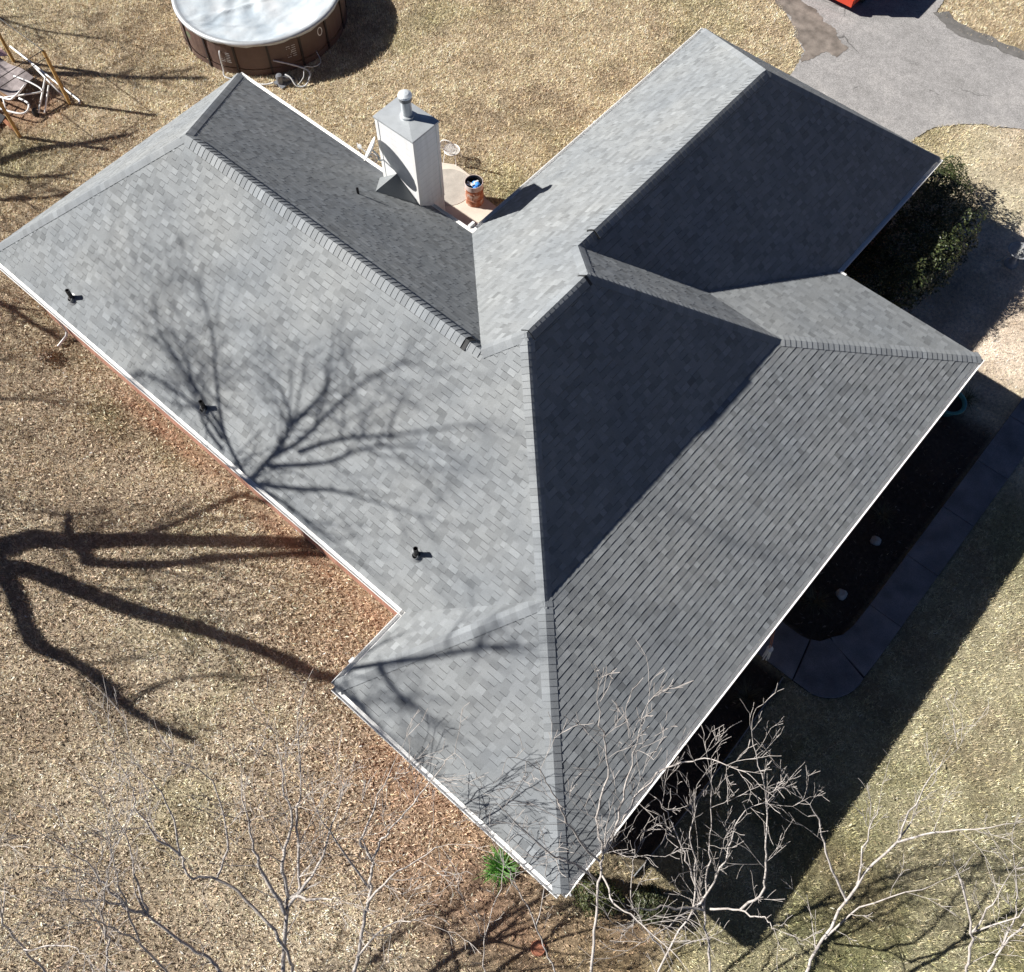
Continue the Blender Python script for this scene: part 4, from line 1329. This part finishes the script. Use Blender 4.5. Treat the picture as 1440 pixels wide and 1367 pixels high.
# ------------------------------------------------------------------ bare trees
LIMBS = {
'1': [(0.44, -8.63, 3.8), (-0.12, -8.52, 4.3), (-0.26, -7.92, 4.8), (-0.13, -7.74, 5.3), (0.44, -6.99, 5.8), (0.83, -6.4, 6.6), (1.43, -5.53, 7.8)],
'1b': [(0.28, -7.47, 5.2), (0.38, -7.81, 5.5), (0.25, -8.01, 5.8), (0.9, -7.29, 6.4), (1.1, -6.67, 7.0), (1.65, -5.74, 7.8)],
'1c': [(0.44, -6.99, 5.8), (0.08, -6.23, 6.6), (-0.12, -5.2, 7.2)],
'stub': [(0.18, -7.45, 5.0), (-1.2, -7.4, 5.6)],
'2': [(0.0, -8.77, 4.4), (0.24, -8.64, 5.0), (0.64, -8.65, 5.6), (1.52, -8.49, 6.2), (2.14, -8.31, 7.0), (2.64, -8.33, 8.0), (2.67, -8.67, 9.0)],
'3': [(0.25, -8.95, 4.4), (0.38, -9.07, 4.8), (1.17, -10.11, 5.5), (1.48, -10.24, 6.0), (1.92, -10.38, 6.5), (2.33, -10.75, 7.0), (2.59, -10.97, 7.6), (2.69, -11.09, 8.2)],
'3b': [(2.33, -10.75, 7.0), (1.7, -10.34, 7.67), (1.47, -10.04, 8.33), (1.23, -9.94, 9.0)],
'f0': [(2.84, -4.52, 9.0), (0.09, -5.02, 10.6), (-1.94, -4.95, 12.1), (-3.82, -4.97, 13.6), (-5.51, -4.62, 14.6)],
'f1': [(0.09, -5.02, 10.6), (-2.68, -5.6, 12.1), (-6.11, -6.18, 13.8), (-7.3, -6.02, 14.6)],
'f2': [(0.43, -5.15, 10.2), (-1.48, -5.57, 11.2), (-3.65, -5.48, 12.6), (-5.47, -5.67, 13.6)],
'f3': [(2.66, -4.62, 9.2), (2.29, -4.28, 10.2), (1.81, -3.9, 11.2), (-0.16, -4.26, 12.6), (-2.01, -4.9, 13.6)],
'f4': [(1.81, -3.9, 11.2), (1.35, -3.45, 12.6), (0.23, -3.48, 13.6)],
'f5': [(2.29, -4.28, 10.2), (2.46, -3.88, 10.9), (2.24, -3.33, 12.1), (1.56, -3.15, 13.6), (1.03, -3.14, 15.1)],
'f6': [(2.55, -4.06, 10.8), (2.38, -3.92, 12.1), (2.55, -3.77, 13.6), (2.82, -3.48, 15.1)],
'f7': [(2.38, -4.46, 10.0), (3.0, -4.05, 11.2), (2.66, -3.96, 12.6), (2.54, -4.05, 14.1)],
'f8': [(2.49, -4.77, 9.4), (2.95, -4.66, 10.4), (3.15, -4.59, 11.2), (2.95, -5.01, 12.6), (3.42, -5.1, 13.6)],
'f9': [(2.47, -4.82, 9.5), (2.35, -5.44, 10.6), (1.77, -6.54, 12.1)],
'f10': [(0.21, -5.03, 10.4), (-1.84, -5.52, 11.4), (-6.1, -7.05, 13.1), (-7.86, -8.44, 13.8)],
'g0': [(5.06, -7.86, 11.2), (5.76, -7.13, 12.0), (5.75, -6.67, 13.2), (5.14, -6.78, 14.5)],
'g1': [(5.63, -7.34, 11.6), (4.47, -8.6, 13.0), (3.18, -9.64, 14.5)],
'g2': [(4.89, -8.28, 11.2), (4.39, -9.09, 12.5), (3.13, -10.51, 14.0)],
'h1': [(-15.23, 1.74, 4.0), (-14.39, 2.95, 5.0), (-14.37, 3.27, 6.0), (-14.35, 3.44, 7.0), (-13.9, 4.18, 8.0)],
'h2': [(-11.0, -0.39, 3.5), (-11.36, -0.22, 4.2), (-11.88, 0.46, 5.0), (-12.17, 0.94, 6.0), (-12.56, 1.5, 7.0)],
'h3': [(-10.88, -0.48, 3.5), (-11.32, -0.59, 4.4), (-11.57, -0.74, 5.4), (-11.81, -0.35, 6.4)],
'h4': [(-18.73, 3.13, 5.0), (-17.91, 3.25, 6.0), (-17.8, 3.26, 7.0), (-17.49, 3.4, 8.0)],
'h5': [(-10.31, -1.19, 4.0), (-10.02, -0.66, 5.0), (-10.85, -0.67, 6.0)],
'h6': [(-7.25, -3.37, 4.0), (-7.11, -3.9, 5.0), (-7.53, -4.55, 6.0), (-7.45, -5.08, 7.0)],
}
STEMS = {
'A':[
  [(23.33, -3.02, 1.5), (22.78, -2.23, 2.19), (22.26, -1.53, 2.83), (22.0, -1.11, 3.2)] ,
  [(22.0, -1.11, 3.2), (21.89, -0.35, 3.85), (21.87, 0.45, 4.54), (22.17, 0.93, 5.04), (22.49, 1.15, 5.4), (23.16, 1.22, 6.0)] ,
  [(22.0, -1.11, 3.2), (21.52, -0.78, 3.97), (21.14, -0.13, 5.05), (20.72, 0.15, 5.81), (20.35, 0.36, 6.5)] ,
  [(22.1, -1.25, 3.0), (21.5, -1.28, 3.77), (20.95, -1.21, 4.56), (20.48, -1.1, 5.3), (20.02, -1.18, 6.0)] ,
  [(22.0, -1.11, 3.2), (21.83, -0.52, 4.04), (21.55, -0.07, 4.82), (21.33, 0.39, 5.62), (21.08, 0.78, 6.4)] ,
  [(22.26, -1.51, 2.7), (21.58, -1.67, 3.41), (21.25, -1.84, 3.78), (20.03, -1.97, 5.2)] ,
  [(22.17, -1.35, 2.9), (22.74, -1.66, 3.15), (23.37, -1.62, 3.4), (24.28, -1.72, 3.8)] ,
],
'B':[
  [(25.22, -1.38, 1.3), (24.72, -0.88, 1.72), (24.21, -0.46, 2.11)] ,
  [(24.21, -0.46, 2.11), (23.67, 0.22, 2.86), (23.29, 0.65, 3.38), (22.74, 1.21, 4.09)] ,
  [(24.21, -0.46, 2.11), (23.51, -0.13, 2.7), (23.02, 0.06, 3.1), (22.47, 0.27, 3.56), (22.1, 0.28, 3.84)] ,
  [(24.29, -0.36, 2.11), (24.71, -0.07, 2.51), (25.12, 0.06, 2.87), (25.36, -0.04, 3.1)] ,
  [(24.71, -0.06, 2.48), (24.78, 0.49, 2.82), (24.42, 0.99, 3.21), (23.99, 1.48, 3.62), (23.4, 1.95, 4.09), (22.9, 2.25, 4.46)] ,
  [(24.21, -0.46, 2.11), (23.6, -0.94, 2.53), (23.19, -1.41, 2.88), (22.72, -1.76, 3.22)] ,
  [(24.03, -0.36, 2.17), (23.76, -1.4, 2.52), (23.53, -1.94, 2.73)] ,
],
'C':[
  [(24.43, -2.11, 1.24), (24.25, -1.84, 1.42), (24.04, -0.63, 2.11)] ,
  [(24.04, -0.63, 2.11), (24.02, 0.02, 2.58), (23.8, 0.65, 3.07), (23.62, 1.14, 3.47), (23.83, 1.75, 3.97)] ,
  [(24.23, -1.55, 1.49), (23.45, -1.47, 2.07), (22.94, -1.29, 2.5), (22.61, -0.89, 2.93), (22.33, -0.49, 3.35)] ,
  [(24.04, -0.63, 2.11), (23.56, -0.04, 2.73), (23.05, 0.33, 3.25), (22.79, 0.89, 3.78)] ,
],
'D':[
  [(26.63, -0.15, 1.24), (26.43, 0.49, 1.63), (26.21, 1.89, 2.47), (26.28, 2.92, 3.1)] ,
  [(26.28, 2.92, 3.1), (26.81, 3.54, 3.55), (27.58, 4.31, 4.21)] ,
  [(26.28, 2.92, 3.1), (26.03, 3.54, 3.7), (25.89, 4.31, 4.46)] ,
  [(26.22, 1.9, 2.42), (25.83, 2.4, 3.1), (25.52, 2.98, 3.84)] ,
  [(26.45, 0.81, 1.55), (26.56, 1.65, 2.16), (27.21, 2.65, 3.1)] ,
  [(26.3, 1.52, 2.17), (25.49, 1.8, 2.78), (24.8, 2.18, 3.37), (24.13, 2.22, 3.84)] ,
],
'E':[
  [(29.12, 1.92, 1.24), (28.89, 2.23, 1.57), (28.5, 2.73, 2.13), (27.59, 3.17, 2.97)] ,
  [(28.54, 2.78, 1.98), (28.89, 3.39, 2.62), (28.81, 3.95, 3.1)] ,
  [(28.56, 2.76, 1.92), (28.36, 3.26, 2.73), (28.15, 3.68, 3.47)] ,
],
'F':[
  [(29.41, 2.13, 1.18), (29.2, 3.01, 1.77), (29.24, 3.87, 2.35)] ,
  [(29.21, 3.02, 1.73), (28.79, 3.64, 2.56), (28.02, 4.08, 3.47)] ,
],
'G':[
  [(18.67, -7.14, 1.3), (17.87, -5.97, 2.41), (17.79, -5.75, 2.6)] ,
  [(17.79, -5.75, 2.6), (17.32, -5.37, 3.07), (17.06, -4.7, 3.62), (16.54, -4.32, 4.14), (16.05, -3.85, 4.71)] ,
  [(17.79, -5.75, 2.6), (17.84, -5.49, 2.76), (17.03, -4.55, 3.62), (16.76, -4.1, 3.99), (16.09, -3.36, 4.71)] ,
  [(17.88, -5.97, 2.48), (17.92, -5.13, 3.01), (17.71, -4.19, 3.66), (17.44, -3.64, 4.09)] ,
  [(17.94, -6.02, 2.48), (17.2, -5.77, 3.08), (16.56, -5.37, 3.67), (15.96, -4.8, 4.34)] ,
  [(17.79, -5.75, 2.6), (18.38, -5.35, 3.11), (18.72, -5.03, 3.47)] ,
],
'H':[
  [(19.71, -6.24, 1.3), (19.19, -5.15, 2.15), (18.88, -4.58, 2.62), (18.62, -4.18, 2.97)] ,
  [(18.62, -4.18, 2.97), (18.55, -3.84, 3.22), (18.57, -3.45, 3.48), (18.63, -2.9, 3.87), (18.67, -2.29, 4.3), (18.71, -1.71, 4.71)] ,
  [(18.62, -4.18, 2.97), (18.23, -4.04, 3.28), (18.08, -3.37, 3.76), (17.9, -2.59, 4.34)] ,
  [(19.02, -4.83, 2.48), (19.16, -3.99, 3.07), (19.56, -3.12, 3.72)] ,
  [(19.46, -5.7, 1.73), (19.6, -4.83, 2.52), (20.09, -4.36, 3.1)] ,
  [(18.87, -4.58, 2.6), (17.87, -4.38, 3.48), (17.22, -4.18, 4.09)] ,
],
'I':[
  [(17.99, -7.82, 1.3), (17.44, -7.67, 1.72), (16.87, -7.73, 2.16), (15.98, -7.76, 2.85)] ,
  [(15.98, -7.76, 2.85), (15.57, -7.89, 3.18), (15.03, -7.81, 3.59), (14.59, -7.77, 3.93), (13.65, -7.9, 4.71)] ,
  [(15.98, -7.76, 2.85), (15.41, -7.36, 3.41), (14.97, -6.96, 3.9), (14.37, -6.73, 4.46)] ,
  [(15.56, -7.89, 3.16), (15.12, -8.22, 3.64), (14.75, -8.53, 4.09)] ,
],
'J':[
  [(18.29, -6.46, 2.23), (17.37, -6.34, 2.67), (16.56, -6.42, 3.05), (16.22, -6.7, 3.27), (15.82, -6.55, 3.47)] ,
  [(15.82, -6.55, 3.47), (15.38, -6.59, 3.81), (14.82, -6.45, 4.26), (14.48, -6.21, 4.58), (14.03, -6.03, 4.96)] ,
  [(15.82, -6.55, 3.47), (15.23, -6.07, 4.04), (14.56, -5.9, 4.58), (14.25, -5.88, 4.83)] ,
  [(16.54, -6.43, 2.97), (16.29, -5.75, 3.48), (15.5, -5.17, 4.2), (14.87, -5.32, 4.71)] ,
],
'K':[
  [(17.16, -8.54, 1.5), (16.83, -8.32, 2.11), (16.32, -8.13, 3.04), (15.91, -7.71, 4.0)] ,
  [(15.91, -7.71, 4.0), (15.54, -7.27, 4.97), (15.27, -6.73, 6.0)] ,
  [(16.36, -8.09, 3.2), (15.95, -8.11, 4.22), (15.73, -8.19, 5.0)] ,
],
'L':[
  [(15.29, -10.11, 1.5), (14.99, -9.91, 2.02), (14.61, -9.76, 2.72), (14.17, -9.45, 3.6)] ,
  [(14.64, -9.74, 2.8), (15.43, -9.0, 3.56), (16.01, -8.74, 4.0)] ,
  [(14.17, -9.45, 3.6), (13.93, -8.94, 4.56), (13.94, -8.27, 5.5)] ,
],
'M':[
  [(21.78, -4.48, 1.24), (21.52, -4.16, 1.62), (21.19, -3.76, 2.11)] ,
  [(21.19, -3.76, 2.11), (20.43, -3.53, 2.89), (19.89, -3.4, 3.47)] ,
  [(21.19, -3.76, 2.11), (20.86, -2.89, 2.94), (20.48, -2.31, 3.59)] ,
],
'N':[
  [(22.9, -3.51, 1.24), (22.58, -3.24, 1.53), (22.05, -3.01, 1.94), (21.18, -2.68, 2.6)] ,
  [(21.18, -2.68, 2.6), (20.68, -2.5, 3.12), (20.11, -2.3, 3.72)] ,
  [(21.87, -2.93, 2.04), (21.53, -2.33, 2.8), (21.16, -1.87, 3.47)] ,
],
'O':[
  [(16.08, -9.47, 1.5), (15.97, -8.99, 2.28), (15.83, -8.47, 3.17), (15.65, -8.1, 4.0)] ,
  [(15.91, -8.42, 3.4), (15.47, -8.07, 4.52), (15.21, -7.63, 5.5)] ,
  [(15.65, -8.1, 4.0), (15.66, -7.49, 5.04), (15.72, -6.95, 6.0)] ,
],
}


def twig(mb, p, d, L, rad, depth, r, lift=.25, tint=1.0):
    n = max(3, int(L / .16)); pts = [Vector(p)]; dd = Vector(d).normalized(); rr = [rad]
    for i in range(n):
        dd = (dd + Vector((r.gauss(0, .10), r.gauss(0, .10), r.gauss(.02, .09)))).normalized()
        pts.append(pts[-1] + dd * (L / n)); rr.append(max(.0048, rad * (1 - .75 * (i + 1) / n)))
    mb.tube(pts, rr, 5 if rad > .012 else 4, tint * r.uniform(.85, 1.12), cap=False)
    if depth > 0:
        for k in range(r.choice((1, 2, 3, 3))):
            i = r.randint(max(1, n // 4), n); a = r.uniform(0, 2 * pi)
            t = (pts[i] - pts[i - 1]).normalized(); o = t.orthogonal().normalized(); o = (o * cos(a) + t.cross(o) * sin(a))
            ndir = t * .75 + o * r.uniform(.3, .7) + UP * lift
            twig(mb, pts[i], ndir, L * r.uniform(.42, .75), max(.004, rr[i] * .62), depth - 1, r, lift, tint)


def resample(pts, step=.22):
    c = smooth_curve(pts, 6); return c


def bare_tree(name, label, stems, r0, seed, mat, group, dens=1.0, tl=.9, depth=2, base=None, taper=.55, lift=.25, wob=.02, ends=True):
    r = random.Random(seed)
    p0, pn = Vector(stems[0][0]), Vector(stems[0][1])
    if base is None:
        k = p0.z / max(.4, pn.z - p0.z) * .6
        base = (p0.x - (pn.x - p0.x) * k, p0.y - (pn.y - p0.y) * k, 0)
    t = thing(name, label, 'tree', tuple(base), group)
    tm = MB(); bm_ = MB(); tw = MB()
    for si, st in enumerate(stems):
        pts = [Vector(p) for p in st]
        if si == 0: pts = [Vector(base) - UP * .05, Vector(base).lerp(pts[0], .5) + UP * .02] + pts
        c = smooth_curve(pts, 5)
        c = [p + Vector((r.gauss(0, wob), r.gauss(0, wob), 0)) if 0 < i < len(c) - 1 else p for i, p in enumerate(c)]
        a = r0 if si == 0 else r0 * r.uniform(.55, .8) * (1.0 if len(st) > 3 else .85)
        b = r0 * taper if si == 0 else max(.006, a * .16)
        nn = len(c)
        rad = [a + (b - a) * (i / (nn - 1)) for i in range(nn)]
        if si == 0: rad[0] *= 1.5; rad[1] *= 1.2
        (tm if si == 0 else bm_).tube(c, rad, 9 if si == 0 else 7, 1, cap=True)
        L = sum((c[i + 1] - c[i]).length for i in range(nn - 1))
        cnt = int(L * (1.6 if si else .5) * dens)
        for k in range(cnt):
            i = r.randint(int(nn * (.25 if si else .6)), nn - 1); t_ = (c[i] - c[i - 1]).normalized(); o = t_.orthogonal().normalized(); w = r.uniform(0, 2 * pi)
            o = o * cos(w) + t_.cross(o) * sin(w)
            twig(tw, c[i], t_ * .6 + o * .8 + UP * lift, tl * r.uniform(.5, 1.2), max(.005, rad[i] * .4), depth, r, lift)
        if ends: twig(tw, c[-1], c[-1] - c[-2], tl * .9, max(.005, rad[-1]), 2, r, lift)
    tm.build('trunk', mat, t, smooth=True)
    if bm_.f: bm_.build('limbs', mat, t, smooth=True)
    if tw.f: tw.build('twigs', mat, t, smooth=True, kind='stuff')
    return t


GB = 'bare pale trees along the near edge'
bare_tree('bare_tree', 'bare pale tree right over the south corner of the roof, with one long curved limb', STEMS['A'], 0.039, 1, M['bark'], GB, 1.30, .85)
bare_tree('bare_tree', 'densest bare pale tree, its branches over the dark shadow right of the south corner', STEMS['B'], 0.037, 2, M['bark'], GB, 1.62, .85)
bare_tree('bare_tree', 'slender forked bare tree between the two large ones by the south corner', STEMS['C'], 0.032, 3, M['bark'], GB, 1.19, .7)
bare_tree('bare_tree', 'leaning bare tree on sunlit grass, its top pointing right of the shadow edge', STEMS['D'], 0.042, 4, M['bark'], GB, 1.04, .9)
bare_tree('bare_tree', 'bare sapling with three upright forks near the lower right corner', STEMS['E'], 0.038, 5, M['bark'], GB, 1.30, .8)
bare_tree('bare_tree', 'bare tree leaning out through the lower right corner of the view', STEMS['F'], 0.033, 6, M['bark'], GB, 1.30, .8)
bare_tree('bare_tree', 'tall bare tree with twin leaders over leafy lawn, left of the slender white one', STEMS['G'], 0.060, 7, M['bark'], GB, 2.04, .95)
bare_tree('bare_tree', 'slender white bare tree whose tip reaches the south gutter', STEMS['H'], 0.048, 8, M['bark'], GB, 1.77, .9)
bare_tree('bare_tree', 'bare tree sweeping low to the left across the leafy lawn', STEMS['I'], 0.049, 9, M['bark'], GB, 1.90, .95)
bare_tree('bare_tree', 'dark crooked bare tree bending left above the sweeping one', STEMS['J'], 0.039, 10, M['bark'], GB, 1.77, .9, base=(18.9, -7.2, 0))
bare_tree('bare_tree', 'short bare tree between the sweeping tree and the lower left saplings', STEMS['K'], 0.035, 11, M['bark'], GB, 1.77, .85)
bare_tree('bare_tree', 'bare tree curving into the lower left corner of the view', STEMS['L'], 0.035, 12, M['bark'], GB, 1.77, .85)
bare_tree('bare_tree', 'thin forked sapling on reddish soil left of the clay saucer', STEMS['M'], 0.018, 13, M['bark'], GB, 1.22, .6, 1)
bare_tree('bare_tree', 'thin bare sapling leaning over the clay saucer towards the gutter', STEMS['N'], 0.024, 14, M['bark'], GB, 1.22, .65, 1)
bare_tree('bare_tree', 'upright bare sapling among the twigs near the lower left corner', STEMS['O'], 0.032, 15, M['bark'], GB, 1.77, .85)

bare_tree('bare_tree', 'bare tree out of the left side, throwing soft twig shadows on the leafy lawn',
          [[(-7.6, -8.6, 1.5), (-7.4, -8.5, 3.0)], [(-7.4, -8.5, 3.0), (-7.0, -8.0, 5.0), (-7.3, -7.4, 7.2), (-7.0, -6.9, 9.0)], [(-7.4, -8.5, 3.0), (-8.2, -9.2, 5.0), (-8.6, -9.6, 7.5)],
           [(-7.4, -8.5, 3.0), (-6.3, -9.0, 4.6), (-5.2, -9.4, 6.6), (-4.8, -9.6, 8.2)], [(-7.1, -8.1, 4.6), (-8.4, -7.2, 6.4), (-9.0, -6.6, 8.2)]], .13, 21, M['darkbark'], 'large bare trees left of the house', 1.6, 1.7, 2, base=(-7.7, -8.7, 0))

# two big trees left of the view: their limbs throw the shadows over lawn and roof
T1 = [[(.05, -8.62, 3.6), (.02, -8.6, 3.9)]] + [LIMBS[k] for k in ('1', '1b', '1c', 'stub', '2', '3', '3b')]
f0 = LIMBS['f0'][0]
T1 += [[LIMBS['1'][-1], f0], [LIMBS['1b'][-1], LIMBS['f8'][0]], [LIMBS['1c'][-1], f0], [f0, LIMBS['f3'][0]], [LIMBS['f3'][0], LIMBS['f9'][0]]]
T1 += [LIMBS[k] for k in LIMBS if k[0] == 'f'] + [[LIMBS['2'][-1], LIMBS['g0'][0]]] + [LIMBS[k] for k in ('g0', 'g1', 'g2')]


def shade_tree(label, base, stems, radii, seed, dens, tl):
    r = random.Random(seed)
    t = thing('oak_tree', label, 'tree', base, 'large bare trees left of the house')
    tm = MB(); lm = MB(); tw = MB()
    tm.tube(smooth_curve([Vector(base) - UP * .1, Vector(base) + UP * 1.2, stems[0][0], stems[0][-1]], 5), [.52, .45, .42, .40, .39] + [.38] * 11, 12)
    for st, (a, b) in zip(stems[1:], radii):
        c = smooth_curve(st, 5); nn = len(c)
        rad = [(a + (b - a) * i / (nn - 1)) * r.uniform(.9, 1.12) for i in range(nn)]
        lm.tube(c, rad, 8, 1)
        L = sum((c[i + 1] - c[i]).length for i in range(nn - 1))
        for k in range(int(L * dens) + 1):
            i = r.randint(max(1, nn // 3), nn - 1); t_ = (c[i] - c[i - 1]).normalized(); o = t_.orthogonal().normalized(); w = r.uniform(0, 6.28)
            o = o * cos(w) + t_.cross(o) * sin(w)
            twig(tw, c[i], t_ * .7 + o * .7 - Vector((.25, .14, 0)) * .6, tl * r.uniform(.5, 1.2), max(.008, min(.03, rad[i] * .5)), 2, r, .2)
    tm.build('trunk', M['darkbark'], t, smooth=True); lm.build('limbs', M['darkbark'], t, smooth=True); tw.build('twigs', M['darkbark'], t, smooth=True, kind='stuff')
    return t


RAD = [(.30, .17), (.16, .10), (.09, .06), (.13, .05), (.24, .16), (.20, .09), (.06, .03), (.17, .10), (.10, .08), (.06, .05), (.09, .07), (.07, .05)]
RAD += [(.06, .014)] * sum(1 for k in LIMBS if k[0] == 'f') + [(.16, .08), (.08, .03), (.07, .03), (.06, .03)]
shade_tree('big bare oak just left of the view, its limbs shadowing lawn and roof', (-.35, -8.85, 0), T1, RAD, 3, 2.6, 1.8)
hb = (-12.9, -1.4, 0)
T2 = [[(-12.6, -1.1, 2.6), (-12.2, -.8, 3.2)], [(-12.2, -.8, 3.2)] + LIMBS['h2'], [(-12.2, -.8, 3.2)] + LIMBS['h3'], [(-12.2, -.8, 3.2), (-13.6, .4, 3.8)] + LIMBS['h1'], [(-12.2, -.8, 3.2)] + LIMBS['h5'],
      [(-13.6, .4, 3.8), (-16.5, 2.2, 4.6)] + LIMBS['h4'], [(-12.2, -.8, 3.2), (-9.5, -2.4, 3.8)] + LIMBS['h6']]
shade_tree('bare oak farther left, its limbs shadowing the lawn by the post frame', hb, T2, [(.17, .08), (.14, .05), (.16, .09), (.1, .04), (.07, .03), (.12, .05)], 4, 2.2, 1.8)
